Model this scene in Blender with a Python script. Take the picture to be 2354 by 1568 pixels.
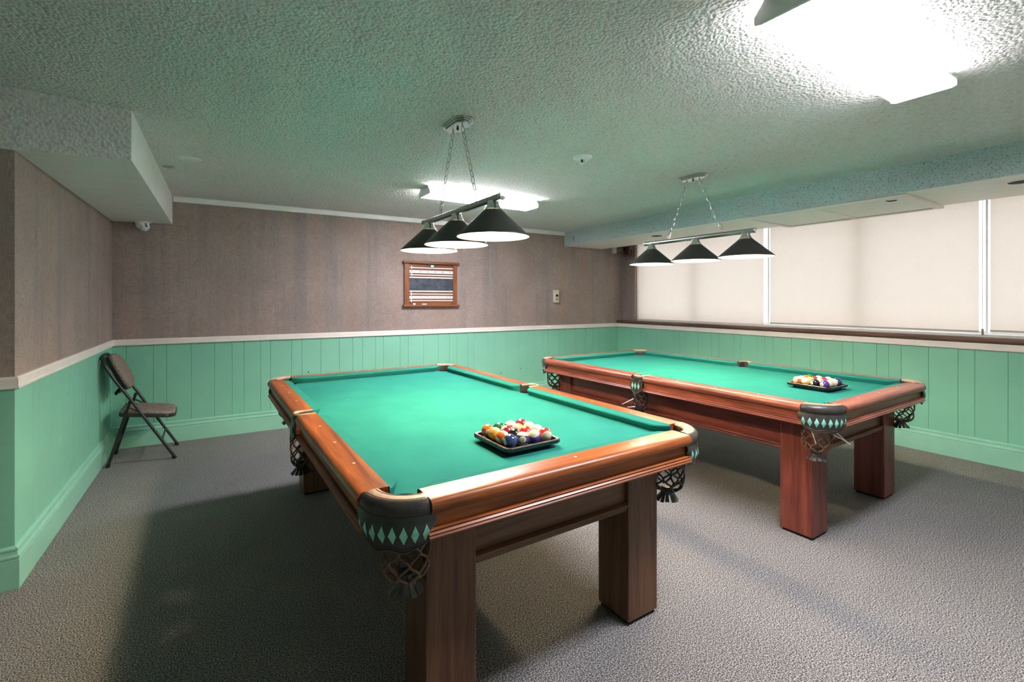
import bpy, bmesh, math, random
from mathutils import Vector, Matrix, Euler

random.seed(7)
PI = math.pi
for o in list(bpy.data.objects):
    bpy.data.objects.remove(o)
SC = bpy.context.scene
COL = SC.collection

# ------------------------------------------------------------------ camera, world, exposure
EYE = 1.36
YAW = math.radians(33.16)
cam_data = bpy.data.cameras.new('camera')
cam = bpy.data.objects.new('camera', cam_data)
COL.objects.link(cam)
cam.location = (0, 0, EYE)
cam.rotation_euler = (PI / 2, 0, -YAW)
cam_data.sensor_width = 36.0
cam_data.lens = 1083.0 / 2354.0 * 36.0
cam_data.shift_y = -93.7 / 2354.0
cam_data.clip_start = 0.05
SC.camera = cam

SC.view_settings.view_transform = 'Standard'
SC.view_settings.look = 'None'
SC.view_settings.gamma = 1.0
SC.view_settings.exposure = 3.0
SC.cycles.use_denoising = True
SC.cycles.max_bounces = 12
SC.cycles.diffuse_bounces = 10
SC.cycles.glossy_bounces = 4
SC.cycles.transmission_bounces = 6
SC.cycles.transparent_max_bounces = 12
SC.cycles.sample_clamp_indirect = 10.0
SC.cycles.caustics_reflective = False
SC.cycles.caustics_refractive = False

DAY = 0.37          # daylight behind the blinds
TUBE = 9.4        # fluorescent lenses
BULB = 80.0        # bulbs under the black shades

world = bpy.data.worlds.new('overcast_day')
SC.world = world
world.use_nodes = True
wn = world.node_tree.nodes
wn['Background'].inputs[0].default_value = (0.98, 0.98, 1.0, 1)
wn['Background'].inputs[1].default_value = DAY

# ------------------------------------------------------------------ materials
def new_mat(name):
    m = bpy.data.materials.new(name)
    m.use_nodes = True
    nt = m.node_tree
    return m, nt, nt.nodes['Principled BSDF']

def setc(b, col, rough=0.6, metal=0.0, spec=0.5, coat=0.0):
    b.inputs['Base Color'].default_value = (*col, 1)
    b.inputs['Roughness'].default_value = rough
    b.inputs['Metallic'].default_value = metal
    b.inputs['Specular IOR Level'].default_value = spec
    b.inputs['Coat Weight'].default_value = coat
    b.inputs['Coat Roughness'].default_value = 0.12

def coords(nt, scale=(1, 1, 1), rot=(0, 0, 0)):
    tc = nt.nodes.new('ShaderNodeTexCoord')
    mp = nt.nodes.new('ShaderNodeMapping')
    mp.inputs['Scale'].default_value = scale
    mp.inputs['Rotation'].default_value = rot
    nt.links.new(tc.outputs['Object'], mp.inputs['Vector'])
    return mp.outputs['Vector']

def noise(nt, vec, scale, detail=4, rough=0.5, dist=0.0):
    n = nt.nodes.new('ShaderNodeTexNoise')
    n.inputs['Scale'].default_value = scale
    n.inputs['Detail'].default_value = detail
    n.inputs['Roughness'].default_value = rough
    n.inputs['Distortion'].default_value = dist
    if vec is not None:
        nt.links.new(vec, n.inputs['Vector'])
    return n.outputs['Fac']

def ramp(nt, fac, stops):
    r = nt.nodes.new('ShaderNodeValToRGB')
    el = r.color_ramp.elements
    while len(el) < len(stops):
        el.new(0.5)
    for e, (p, c) in zip(el, stops):
        e.position = p
        e.color = (*c, 1) if len(c) == 3 else c
    nt.links.new(fac, r.inputs['Fac'])
    return r.outputs['Color']

def mix(nt, fac, a, b, mode='MIX'):
    m = nt.nodes.new('ShaderNodeMix')
    m.data_type = 'RGBA'
    m.blend_type = mode
    for sock, val in ((m.inputs[0], fac), (m.inputs[6], a), (m.inputs[7], b)):
        if isinstance(val, (int, float)):
            sock.default_value = val
        elif isinstance(val, tuple):
            sock.default_value = (*val, 1)
        else:
            nt.links.new(val, sock)
    return m.outputs[2]

def bump(nt, b, height, strength=0.5, dist=0.01):
    n = nt.nodes.new('ShaderNodeBump')
    n.inputs['Strength'].default_value = strength
    n.inputs['Distance'].default_value = dist
    nt.links.new(height, n.inputs['Height'])
    nt.links.new(n.outputs['Normal'], b.inputs['Normal'])

def plain(name, col, rough=0.6, metal=0.0, spec=0.5, coat=0.0, var=0.06, vscale=9.0, bumps=0.0, bscale=120):
    m, nt, b = new_mat(name)
    setc(b, col, rough, metal, spec, coat)
    v = coords(nt)
    f = noise(nt, v, vscale, 3)
    lo = tuple(c * (1 - var) for c in col)
    hi = tuple(min(1, c * (1 + var)) for c in col)
    nt.links.new(ramp(nt, f, [(0.3, lo), (0.7, hi)]), b.inputs['Base Color'])
    if bumps:
        bump(nt, b, noise(nt, v, bscale, 2), bumps, 0.003)
    return m

def glow(name, col, strength):
    m, nt, b = new_mat(name)
    setc(b, (0.8, 0.8, 0.8), 0.5)
    b.inputs['Emission Color'].default_value = (*col, 1)
    b.inputs['Emission Strength'].default_value = strength
    return m

def popcorn(name, col, scale, strength, speck=0.35, smudges=()):
    m, nt, b = new_mat(name)
    setc(b, col, 0.9, spec=0.25)
    v = coords(nt)
    n1 = noise(nt, v, scale, 3, 0.55, 0.3)
    vo = nt.nodes.new('ShaderNodeTexVoronoi')
    vo.inputs['Scale'].default_value = scale * 1.15
    vo.feature = 'SMOOTH_F1'
    nt.links.new(v, vo.inputs['Vector'])
    inv = nt.nodes.new('ShaderNodeMath'); inv.operation = 'SUBTRACT'
    inv.inputs[0].default_value = 0.9
    nt.links.new(vo.outputs['Distance'], inv.inputs[1])
    ad = nt.nodes.new('ShaderNodeMath'); ad.operation = 'ADD'
    nt.links.new(n1, ad.inputs[0]); nt.links.new(inv.outputs[0], ad.inputs[1])
    lo = tuple(c * (1 - speck) for c in col)
    c1 = ramp(nt, ad.outputs[0], [(0.62, lo), (0.95, col)])
    big = noise(nt, v, 1.1, 2)
    c2 = mix(nt, 0.5, c1, ramp(nt, big, [(0.3, (0.86, 0.87, 0.84)), (0.7, (1, 1, 1))]), 'MULTIPLY')
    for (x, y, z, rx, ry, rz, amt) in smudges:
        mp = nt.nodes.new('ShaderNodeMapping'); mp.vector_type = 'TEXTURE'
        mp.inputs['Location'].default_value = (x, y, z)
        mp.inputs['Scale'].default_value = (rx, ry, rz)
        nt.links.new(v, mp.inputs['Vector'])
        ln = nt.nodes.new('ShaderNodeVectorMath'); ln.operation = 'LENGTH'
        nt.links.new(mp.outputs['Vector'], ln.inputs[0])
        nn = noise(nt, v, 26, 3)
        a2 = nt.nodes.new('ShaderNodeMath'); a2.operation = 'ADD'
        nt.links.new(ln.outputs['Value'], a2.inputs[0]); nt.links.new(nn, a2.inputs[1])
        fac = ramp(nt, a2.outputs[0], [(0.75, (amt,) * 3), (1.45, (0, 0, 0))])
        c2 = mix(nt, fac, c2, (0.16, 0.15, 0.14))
    nt.links.new(c2, b.inputs['Base Color'])
    bump(nt, b, ad.outputs[0], strength, 0.012)
    return m

def wallpaper():
    m, nt, b = new_mat('grasscloth_wallpaper')
    setc(b, (0.2, 0.16, 0.14), 0.75, spec=0.25)
    vv = noise(nt, coords(nt, (1, 1, 0.03)), 640, 2, 0.6)
    hh = noise(nt, coords(nt, (0.03, 0.03, 1)), 720, 2, 0.6)
    wide = noise(nt, coords(nt, (1, 1, 0.05)), 6, 4, 0.65)
    patch = noise(nt, coords(nt), 2.2, 3)
    c = mix(nt, 0.5, ramp(nt, vv, [(0.3, (0.17, 0.135, 0.12)), (0.7, (0.62, 0.50, 0.44))]),
            ramp(nt, hh, [(0.3, (0.17, 0.14, 0.125)), (0.7, (0.58, 0.48, 0.43))]))
    c = mix(nt, 0.45, c, ramp(nt, wide, [(0.32, (0.50, 0.52, 0.62)), (0.5, (0.95, 0.86, 0.86)), (0.68, (1.0, 0.76, 0.64))]), 'MULTIPLY')
    c = mix(nt, 0.35, c, ramp(nt, patch, [(0.35, (0.6, 0.6, 0.6)), (0.65, (1, 1, 1))]), 'MULTIPLY')
    nt.links.new(c, b.inputs['Base Color'])
    s = nt.nodes.new('ShaderNodeMath'); s.operation = 'ADD'
    nt.links.new(vv, s.inputs[0]); nt.links.new(hh, s.inputs[1])
    bump(nt, b, s.outputs[0], 0.25, 0.002)
    return m

def carpet():
    m, nt, b = new_mat('speckled_carpet')
    setc(b, (0.2, 0.2, 0.2), 0.95, spec=0.1)
    v = coords(nt)
    f = noise(nt, v, 190, 3, 0.8)
    g = noise(nt, v, 420, 2, 0.6)
    bl = noise(nt, v, 3.0, 3)
    c = ramp(nt, f, [(0.40, (0.030, 0.029, 0.028)), (0.50, (0.17, 0.165, 0.16)), (0.59, (0.62, 0.60, 0.58))])
    c = mix(nt, 0.45, c, ramp(nt, g, [(0.35, (0.42, 0.42, 0.43)), (0.62, (1, 1, 1))]), 'MULTIPLY')
    c = mix(nt, 0.25, c, ramp(nt, bl, [(0.35, (0.75, 0.75, 0.75)), (0.65, (1, 1, 1))]), 'MULTIPLY')
    nt.links.new(c, b.inputs['Base Color'])
    bump(nt, b, f, 0.15, 0.003)
    return m

def felt(name, col):
    m, nt, b = new_mat(name)
    setc(b, col, 0.95, spec=0.06)
    v = coords(nt)
    big = noise(nt, v, 5, 4)
    fine = noise(nt, v, 700, 2)
    c = ramp(nt, big, [(0.3, tuple(k * 0.93 for k in col)), (0.7, tuple(min(1, k * 1.06) for k in col))])
    spots = noise(nt, v, 38, 2)
    c = mix(nt, ramp(nt, spots, [(0.74, (0, 0, 0)), (0.80, (0.35, 0.35, 0.35))]), c, (0.45, 0.78, 0.66))
    nt.links.new(c, b.inputs['Base Color'])
    bump(nt, b, fine, 0.08, 0.001)
    return m

def wood(name, dark, light, axis, gloss=0.33, coat=0.06):
    m, nt, b = new_mat(name)
    setc(b, light, gloss, spec=0.38, coat=coat)
    st = {'x': (0.06, 1, 1), 'y': (1, 0.06, 1), 'z': (1, 1, 0.06)}[axis]
    v = coords(nt, st)
    g1 = noise(nt, v, 26, 5, 0.62, 0.8)
    st2 = {'x': (0.03, 1, 1), 'y': (1, 0.03, 1), 'z': (1, 1, 0.03)}[axis]
    g2 = noise(nt, coords(nt, st2), 240, 3, 0.6)
    mid = tuple((a + c) / 2 for a, c in zip(dark, light))
    c = ramp(nt, g1, [(0.32, dark), (0.5, mid), (0.68, light)])
    c = mix(nt, 0.55, c, ramp(nt, g2, [(0.36, (0.55, 0.5, 0.48)), (0.6, (1, 1, 1))]), 'MULTIPLY')
    nt.links.new(c, b.inputs['Base Color'])
    bump(nt, b, g2, 0.06, 0.001)
    return m

M = {}
M['ceiling'] = popcorn('popcorn_ceiling', (0.86, 0.82, 0.80), 74, 0.8, 0.2, smudges=((-0.225, 4.36, 2.361, 0.10, 0.16, 0.3, 0.55),))
M['popcorn_wall'] = popcorn('stippled_plaster', (0.82, 0.79, 0.77), 60, 0.7, 0.18)
M['beam_front'] = popcorn('stippled_beam_reflection_tint', (0.58, 0.68, 0.70), 95, 0.5, 0.42, smudges=((4.44, 5.17, 2.24, 0.3, 0.07, 0.13, 0.4),))  # bluish reflection on the front face is put into its colour
M['plaster'] = plain('smooth_white_paint', (0.86, 0.83, 0.81), 0.6, var=0.03)
M['plaster_warm'] = plain('smooth_cream_paint', (0.86, 0.78, 0.72), 0.6, var=0.03)
M['trim'] = plain('cream_white_trim_paint', (0.88, 0.80, 0.75), 0.45, var=0.03)
M['trim_white'] = plain('white_trim_paint', (0.88, 0.88, 0.85), 0.45, var=0.03)
M['green'] = plain('green_wainscot_paint', (0.24, 0.58, 0.42), 0.38, spec=0.45, var=0.05, vscale=2.0)
M['green_base'] = plain('green_baseboard_paint', (0.29, 0.62, 0.47), 0.35, spec=0.5, var=0.05, vscale=3.0)
M['wallpaper'] = wallpaper()
M['carpet'] = carpet()
M['felt'] = felt('green_billiard_cloth', (0.020, 0.195, 0.168))
M['felt_edge'] = felt('green_cushion_cloth', (0.018, 0.185, 0.155))
M['black_metal'] = plain('black_enamel', (0.018, 0.017, 0.016), 0.42, spec=0.5)
M['shade_in'] = plain('white_shade_lining', (0.85, 0.80, 0.70), 0.5)
M['nickel'] = plain('brushed_nickel', (0.52, 0.52, 0.50), 0.28, metal=1.0, var=0.04)
M['chrome'] = plain('bright_chrome', (0.75, 0.75, 0.74), 0.12, metal=1.0, var=0.03)
M['white_metal'] = plain('white_enamel', (0.80, 0.80, 0.79), 0.4)
M['white_plastic'] = plain('white_plastic', (0.90, 0.90, 0.88), 0.35)
M['beige_plastic'] = plain('beige_plastic', (0.72, 0.60, 0.42), 0.4)
M['black_plastic'] = plain('black_plastic', (0.012, 0.013, 0.013), 0.3)
M['rim_plastic'] = plain('worn_lit_black_rim', (0.13, 0.09, 0.075), 0.33, var=0.5, vscale=40)  # tray rim top: brown wear, with the light on it also coloured in
M['black'] = plain('matte_black', (0.006, 0.006, 0.006), 0.8)
M['grey_plastic'] = plain('grey_plastic', (0.30, 0.28, 0.24), 0.5)
M['leather_dark'] = plain('dark_leather', (0.045, 0.040, 0.036), 0.35, spec=0.6, var=0.35, vscale=22, bumps=0.25, bscale=260)
M['leather_lamplit'] = plain('lamplit_tan_leather', (0.36, 0.235, 0.15), 0.42, spec=0.5, var=0.18, vscale=30, bumps=0.2, bscale=260)  # lip tops: wear and warm lamp gloss put into the colour
M['leather_brown'] = plain('brown_leather', (0.17, 0.09, 0.05), 0.45, var=0.35, vscale=35, bumps=0.2, bscale=260)
M['stitch'] = plain('pale_stitching', (0.62, 0.47, 0.33), 0.7)
M['inlay'] = plain('pearly_green_inlay', (0.30, 0.72, 0.58), 0.3, var=0.2, vscale=50)
M['zip'] = plain('white_cable_tie', (0.80, 0.82, 0.82), 0.35)
M['bone'] = plain('cream_rail_sight', (0.85, 0.76, 0.6), 0.3)
M['chairfabric'] = None
M['chalkboard'] = None
M['tube'] = glow('fluorescent_lens', (1.0, 0.97, 1.06), TUBE)
M['tube_side'] = glow('fluorescent_lens_side', (1.0, 0.97, 1.06), TUBE * 0.22)
M['bulb'] = glow('warm_bulb', (1.0, 0.80, 0.55), BULB)
M['sill'] = wood('brown_sill', (0.10, 0.055, 0.035), (0.22, 0.13, 0.09), 'y', 0.6, 0.0)
for ax in 'xyz':
    M['wood1' + ax] = wood('walnut_rail_' + ax, (0.15, 0.040, 0.008), (0.50, 0.135, 0.028), ax)
    M['wood2' + ax] = wood('mahogany_' + ax, (0.15, 0.040, 0.025), (0.44, 0.135, 0.075), ax)
    M['leg1' + ax] = wood('dark_walnut_' + ax, (0.10, 0.042, 0.022), (0.22, 0.10, 0.050), ax, 0.4, 0.0)
    M['leg2' + ax] = wood('red_mahogany_' + ax, (0.12, 0.026, 0.020), (0.29, 0.075, 0.052), ax, 0.38, 0.05)
M['board_wood_x'] = wood('scoreboard_wood_x', (0.17, 0.055, 0.02), (0.36, 0.13, 0.05), 'x', 0.4, 0.1)
M['board_wood_z'] = wood('scoreboard_wood_z', (0.17, 0.055, 0.02), (0.36, 0.13, 0.05), 'z', 0.4, 0.1)
M['orange_plastic'] = plain('orange_plastic', (0.75, 0.13, 0.05), 0.35)

def tweed():
    m, nt, b = new_mat('brown_tweed')
    setc(b, (0.3, 0.25, 0.2), 0.9, spec=0.15)
    f = noise(nt, coords(nt, (1, 1, 1)), 75, 4, 0.7, 2.5)
    nt.links.new(ramp(nt, f, [(0.38, (0.025, 0.020, 0.018)), (0.47, (0.20, 0.16, 0.135)), (0.6, (0.42, 0.35, 0.29))]), b.inputs['Base Color'])
    bump(nt, b, f, 0.3, 0.003)
    return m
M['chairfabric'] = tweed()

def slate():
    m, nt, b = new_mat('chalk_dusted_slate')
    setc(b, (0.03, 0.035, 0.045), 0.6)
    f = noise(nt, coords(nt, (1, 1, 1.0)), 9, 5, 0.6, 0.5)
    nt.links.new(ramp(nt, f, [(0.42, (0.035, 0.042, 0.058)), (0.75, (0.10, 0.115, 0.14))]), b.inputs['Base Color'])
    return m
M['chalkboard'] = slate()

def blind_fabric():
    m, nt, b = new_mat('cream_roller_fabric')
    nt.nodes.remove(b)
    out = nt.nodes['Material Output']
    f = noise(nt, coords(nt), 380, 2)
    g = noise(nt, coords(nt), 8, 2)
    c = mix(nt, 0.25, ramp(nt, f, [(0.3, (0.79, 0.67, 0.60)), (0.7, (0.89, 0.77, 0.71))]),
            ramp(nt, g, [(0.3, (0.93, 0.93, 0.93)), (0.7, (1, 1, 1))]), 'MULTIPLY')
    d = nt.nodes.new('ShaderNodeBsdfDiffuse'); t = nt.nodes.new('ShaderNodeBsdfTranslucent')
    nt.links.new(c, d.inputs['Color']); nt.links.new(c, t.inputs['Color'])
    mx = nt.nodes.new('ShaderNodeMixShader'); mx.inputs[0].default_value = 0.40
    nt.links.new(d.outputs[0], mx.inputs[1]); nt.links.new(t.outputs[0], mx.inputs[2])
    nt.links.new(mx.outputs[0], out.inputs['Surface'])
    return m
M['blind'] = blind_fabric()

def glass(name, rough=0.0, alpha=None):
    m, nt, b = new_mat(name)
    setc(b, (1, 1, 1), rough)
    b.inputs['Transmission Weight'].default_value = 1.0
    b.inputs['IOR'].default_value = 1.45 if alpha is None else 1.08
    return m
M['clear'] = glass('clear_plastic', 0.05, 1)

def pane_glass():
    m, nt, b = new_mat('window_glass')
    nt.nodes.remove(b)
    out = nt.nodes['Material Output']
    t = nt.nodes.new('ShaderNodeBsdfTransparent'); g = nt.nodes.new('ShaderNodeBsdfGlossy')
    t.inputs['Color'].default_value = (0.93, 0.96, 0.95, 1)
    g.inputs['Roughness'].default_value = 0.02
    mx = nt.nodes.new('ShaderNodeMixShader'); mx.inputs[0].default_value = 0.06
    nt.links.new(t.outputs[0], mx.inputs[1]); nt.links.new(g.outputs[0], mx.inputs[2])
    nt.links.new(mx.outputs[0], out.inputs['Surface'])
    return m
M['pane'] = pane_glass()

# ------------------------------------------------------------------ mesh builder
class MB:
    def __init__(s):
        s.v = []; s.f = []; s.m = []
    def add(s, verts, faces, mi=0):
        o = len(s.v)
        s.v += [tuple(p) for p in verts]
        s.f += [tuple(i + o for i in f) for f in faces]
        s.m += [mi] * len(faces)
        return s
    def box(s, a, b, mi=0, M4=None):
        (x0, y0, z0), (x1, y1, z1) = a, b
        vs = [(x0, y0, z0), (x1, y0, z0), (x1, y1, z0), (x0, y1, z0), (x0, y0, z1), (x1, y0, z1), (x1, y1, z1), (x0, y1, z1)]
        if M4: vs = [M4 @ Vector(p) for p in vs]
        return s.add(vs, [(0, 3, 2, 1), (4, 5, 6, 7), (0, 1, 5, 4), (1, 2, 6, 5), (2, 3, 7, 6), (3, 0, 4, 7)], mi)
    def prism(s, poly, z0, z1, mi=0):            # plan polygon extruded upwards; poly of (x, y)
        n = len(poly)
        vs = [(x, y, z0) for x, y in poly] + [(x, y, z1) for x, y in poly]
        fs = [tuple(range(n - 1, -1, -1)), tuple(range(n, 2 * n))] + [(i, (i + 1) % n, (i + 1) % n + n, i + n) for i in range(n)]
        return s.add(vs, fs, mi)
    def loft(s, rings, closed=True, caps=True, mi=0):
        n = len(rings[0]); vs = [p for r in rings for p in r]; fs = []
        m = n if closed else n - 1
        for k in range(len(rings) - 1):
            for i in range(m):
                j = (i + 1) % n
                fs.append((k * n + i, k * n + j, (k + 1) * n + j, (k + 1) * n + i))
        if caps and closed:
            fs.append(tuple(range(n - 1, -1, -1)))
            fs.append(tuple((len(rings) - 1) * n + i for i in range(n)))
        return s.add(vs, fs, mi)
    def lathe(s, prof, n=32, center=(0, 0, 0), caps=False, mi=0, M4=None):
        cx, cy, cz = center; rings = []
        for r, z in prof:
            ring = [Vector((cx + r * math.cos(2 * PI * i / n), cy + r * math.sin(2 * PI * i / n), cz + z)) for i in range(n)]
            if M4: ring = [M4 @ p for p in ring]
            rings.append(ring)
        return s.loft(rings, True, caps, mi)
    def tube(s, pts, r, n=8, closed=False, mi=0, caps=True):
        P = [Vector(p) for p in pts]; N = len(P); rings = []
        up = None
        for i in range(N):
            if closed: t = P[(i + 1) % N] - P[i - 1]
            else: t = P[min(i + 1, N - 1)] - P[max(i - 1, 0)]
            if t.length < 1e-9: t = Vector((0, 0, 1))
            t.normalize()
            if up is None:
                a = Vector((0, 0, 1)) if abs(t.z) < 0.9 else Vector((1, 0, 0))
                up = (a - t * a.dot(t)).normalized()
            else:
                up = (up - t * up.dot(t))
                up = up.normalized() if up.length > 1e-6 else t.orthogonal().normalized()
            w = t.cross(up)
            rr = r[i] if isinstance(r, (list, tuple)) else r
            rings.append([P[i] + (up * math.cos(2 * PI * k / n) + w * math.sin(2 * PI * k / n)) * rr for k in range(n)])
        if closed: rings.append(rings[0])
        return s.loft(rings, True, caps and not closed, mi)
    def lens_sec(s, sec, L):
        n = len(sec)
        for i in range(n - 1):
            (ya, za), (yb_, zb_) = sec[i], sec[i + 1]
            flat = abs(zb_ - za) < 0.006 and min(za, zb_) < -0.06
            s.add([(-L + 0.009, ya, za), (L - 0.009, ya, za), (L - 0.009, yb_, zb_), (-L + 0.009, yb_, zb_)], [(0, 1, 2, 3)], 0 if flat else 1)
        return s
    def build(s, name, mats, parent=None, loc=None, smooth=True, bevel=0.0, seg=2, angle=35, rot=None):
        me = bpy.data.meshes.new(name)
        me.from_pydata(s.v, [], s.f)
        me.validate()
        if not isinstance(mats, (list, tuple)): mats = [mats]
        for m in mats: me.materials.append(m)
        if len(me.polygons) == len(s.m):
            me.polygons.foreach_set('material_index', s.m)
        bm = bmesh.new(); bm.from_mesh(me)
        bmesh.ops.remove_doubles(bm, verts=bm.verts, dist=1e-6)
        bmesh.ops.recalc_face_normals(bm, faces=bm.faces)
        for f in bm.faces: f.smooth = smooth
        if smooth:
            for e in bm.edges:
                if len(e.link_faces) == 2:
                    if e.calc_face_angle(0) > math.radians(angle): e.smooth = False
        bm.to_mesh(me); bm.free()
        o = bpy.data.objects.new(name, me)
        COL.objects.link(o)
        if bevel:
            bv = o.modifiers.new('bevel', 'BEVEL'); bv.width = bevel; bv.segments = seg; bv.limit_method = 'ANGLE'; bv.angle_limit = math.radians(40)
            bv.harden_normals = False
        if parent is not None: o.parent = parent
        if loc: o.location = loc
        if rot: o.rotation_euler = rot
        return o

def thing(name, label, cat, loc=(0, 0, 0), rz=0.0, group=None):
    o = bpy.data.objects.new(name, None)
    o.empty_display_size = 0.1
    COL.objects.link(o)
    o.location = loc; o.rotation_euler = (0, 0, rz)
    return tag(o, label, cat, group)

def tag(o, label, cat, group=None):
    o['label'] = label; o['category'] = cat
    if group: o['group'] = group
    return o

def struct(o, label=None, cat=None):
    o['kind'] = 'structure'
    if label: o['label'] = label
    if cat: o['category'] = cat
    return o

def arc(cx, cy, r, a0, a1, n):
    return [(cx + r * math.cos(math.radians(a0 + (a1 - a0) * i / n)), cy + r * math.sin(math.radians(a0 + (a1 - a0) * i / n))) for i in range(n + 1)]

# ------------------------------------------------------------------ the room
CEIL = 2.361
def yb(x, off=0.0): return 5.461 - 0.041 * (x - 2) + off           # face of the back wall's baseboard
def xl(y, off=0.0): return -0.7327 + 0.0189 * (y - 3) - off        # face of the left wall's baseboard
def xr(y, off=0.0): return 5.451 + 0.0089 * (y - 3) + off          # face of the window wall's baseboard
def xbeam(y): return 4.360 + 0.032 * (y - 3)

ROOM_Y0 = -1.6  # unseen walls set closer in to raise the bounced light
ROOM_X0 = -2.6
YL = 3.15           # the near end of the left wall

fl = MB().box((ROOM_X0 - 0.2, ROOM_Y0 - 0.2, -0.1), (5.9, 5.9, 0)).build('floor', M['carpet'], smooth=False)
struct(fl, 'grey speckled carpet over the whole floor', 'floor')
ce = MB().box((ROOM_X0 - 0.2, ROOM_Y0 - 0.2, CEIL), (5.9, 5.9, CEIL + 0.1)).build('ceiling', M['ceiling'], smooth=False)
struct(ce, 'pale grey popcorn textured ceiling', 'ceiling')

def groove_line(p0, p1, grooves, w=0.007, d=0.005):
    """plan points along a wall face from p0 to p1 with V grooves cut into the wall (away from side n)"""
    p0, p1 = Vector(p0), Vector(p1)
    t = (p1 - p0); L = t.length; t.normalize()
    n = Vector((-t.y, t.x))         # the room lies on the -n side
    pts = [p0]
    for g in sorted(grooves):
        if w < g < L - w:
            pts += [p0 + t * (g - w / 2), p0 + t * g + n * d, p0 + t * (g + w / 2)]
    pts.append(p1)
    return pts, n

def wall_strip(p0, p1, z0, z1, thick, grooves=(), mi=0, mb=None):
    pts, n = groove_line(p0, p1, grooves)
    back = [pts[-1] + n * thick, pts[0] + n * thick]
    mb = mb or MB()
    mb.prism([(p.x, p.y) for p in pts + back], z0, z1, mi)
    return mb

def profile_run(p0, p1, prof, mi=0, mb=None, m0=0.0, m1=0.0):
    """prof: (out, z) with out towards the room; m0, m1: mitre, how far each end moves along per unit of out"""
    p0, p1 = Vector(p0), Vector(p1)
    t = (p1 - p0).normalized(); n = Vector((t.y, -t.x))
    mb = mb or MB()
    r0 = [((p0 + n * o + t * (o * m0)).x, (p0 + n * o + t * (o * m0)).y, z) for o, z in prof]
    r1 = [((p1 + n * o - t * (o * m1)).x, (p1 + n * o - t * (o * m1)).y, z) for o, z in prof]
    return mb.loft([r0, r1], True, True, mi)

# corner points of the wall faces
BL = (xl(5.58, 0.02), yb(-0.72, 0.02))
BR = (5.62, yb(5.62, 0.02))
WL0 = (xl(YL, 0.02), YL)
# walls (face order keeps the room on the right hand side)
def gseries(base, period, lo, hi):
    out = []
    for b in base:
        k = math.floor((lo - b) / period)
        x = b + k * period
        while x < hi:
            if x > lo: out.append(x)
            x += period
    return sorted(set(round(v, 4) for v in out))

gb = gseries((-0.606, -0.404, -0.302, -0.108, 0.086, 0.235, 0.342, 0.492), 1.19, -0.7, 5.4)
wb = wall_strip(BL, BR, 0.97, 2.5, 0.12).build('wall_back', M['wallpaper'], smooth=False)
struct(wb, 'back wall with brown grey grasscloth wallpaper', 'wall')
L0 = Vector(BL)
wall_strip(BL, BR, 0, 0.97, 0.12, [abs(g - L0.x) for g in gb]).build('wainscot', M['green'], wb, smooth=False)
for x, z, r in ((0.953, 0.575, 0.0075), (3.362, 0.374, 0.008), (3.681, 0.412, 0.007), (3.90, 0.49, 0.004), (3.05, 0.52, 0.004), (3.20, 0.53, 0.003), (4.03, 0.46, 0.004)):
    y = yb(x, 0.02)
    MB().add([(x, y - 0.0015, z)] + [(x + r * math.cos(a * PI / 5), y - 0.0012, z + r * math.sin(a * PI / 5)) for a in range(10)],
           [(0, 1 + a, 1 + (a + 1) % 10) for a in range(10)]).build('screw_hole', M['black'], wb, smooth=False)

gl = gseries((3.505, 3.718, 3.915, 4.063, 4.17, 4.319, 4.416, 4.628), 1.21, YL + 0.1, 5.5)
wl = wall_strip(WL0, BL, 0.97, 2.5, 0.12).build('wall_left', M['wallpaper'], smooth=False)
struct(wl, 'short left wall with brown grasscloth wallpaper', 'wall')
wall_strip(WL0, BL, 0, 0.97, 0.12, [g - YL for g in gl]).build('wainscot', M['green'], wl, smooth=False)

RET = (ROOM_X0, YL + 0.0)
wr = wall_strip(RET, (WL0[0] - 0.001, YL), 0.97, 2.5, 0.12).build('wall_left_return', M['wallpaper'], smooth=False)
struct(wr, 'dark wallpapered wall end at the left edge', 'wall')
wall_strip(RET, (WL0[0] - 0.001, YL), 0, 0.97, 0.12).build('wainscot', M['green'], wr, smooth=False)

wf = wall_strip((ROOM_X0, ROOM_Y0), (ROOM_X0, YL), 0.97, 2.5, 0.12).build('wall_far_left', M['wallpaper'], smooth=False)
struct(wf); wall_strip((ROOM_X0, ROOM_Y0), (ROOM_X0, YL), 0, 0.97, 0.12).build('wainscot', M['green'], wf, smooth=False)
wn_ = wall_strip((5.7, ROOM_Y0), (ROOM_X0, ROOM_Y0), 0.97, 2.5, 0.12).build('wall_behind', M['plaster'], smooth=False)  # unseen wall, made white to bounce more light into the room
struct(wn_); wall_strip((5.7, ROOM_Y0), (ROOM_X0, ROOM_Y0), 0, 0.97, 0.12).build('wainscot', M['green'], wn_, smooth=False)

# window wall: wainscot stands proud of the window plane, a brown sill caps it
gr = gseries((1.795, 1.697, 1.498, 1.30, 1.194, 0.996, 0.90, 0.70), 1.19, -2.3, 5.3)
yr0 = 5.36
wlr = wall_strip((xr(yr0, 0.02), yr0), (xr(ROOM_Y0, 0.02), ROOM_Y0), 0, 1.0, 0.30, [yr0 - g for g in gr]).build('wall_right', M['green'], smooth=False)
struct(wlr, 'green panelled wall below the windows', 'wall')
XW = lambda y, off=0.0: 5.567 + 0.0089 * (y - 3) + off             # window plane
MB().prism([(XW(5.03), 5.03), (XW(5.03, 0.2), 5.03), (XW(5.4, 0.2), 5.4), (XW(5.4), 5.4)], 0.99, 2.5).build('upper_corner', M['wallpaper'], wlr, smooth=False)
MB().prism([(XW(ROOM_Y0), ROOM_Y0), (XW(ROOM_Y0, 0.2), ROOM_Y0), (XW(5.03, 0.2), 5.03), (XW(5.03), 5.03)], 2.27, 2.5).build('window_header', M['wallpaper'], wlr, smooth=False)

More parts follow.
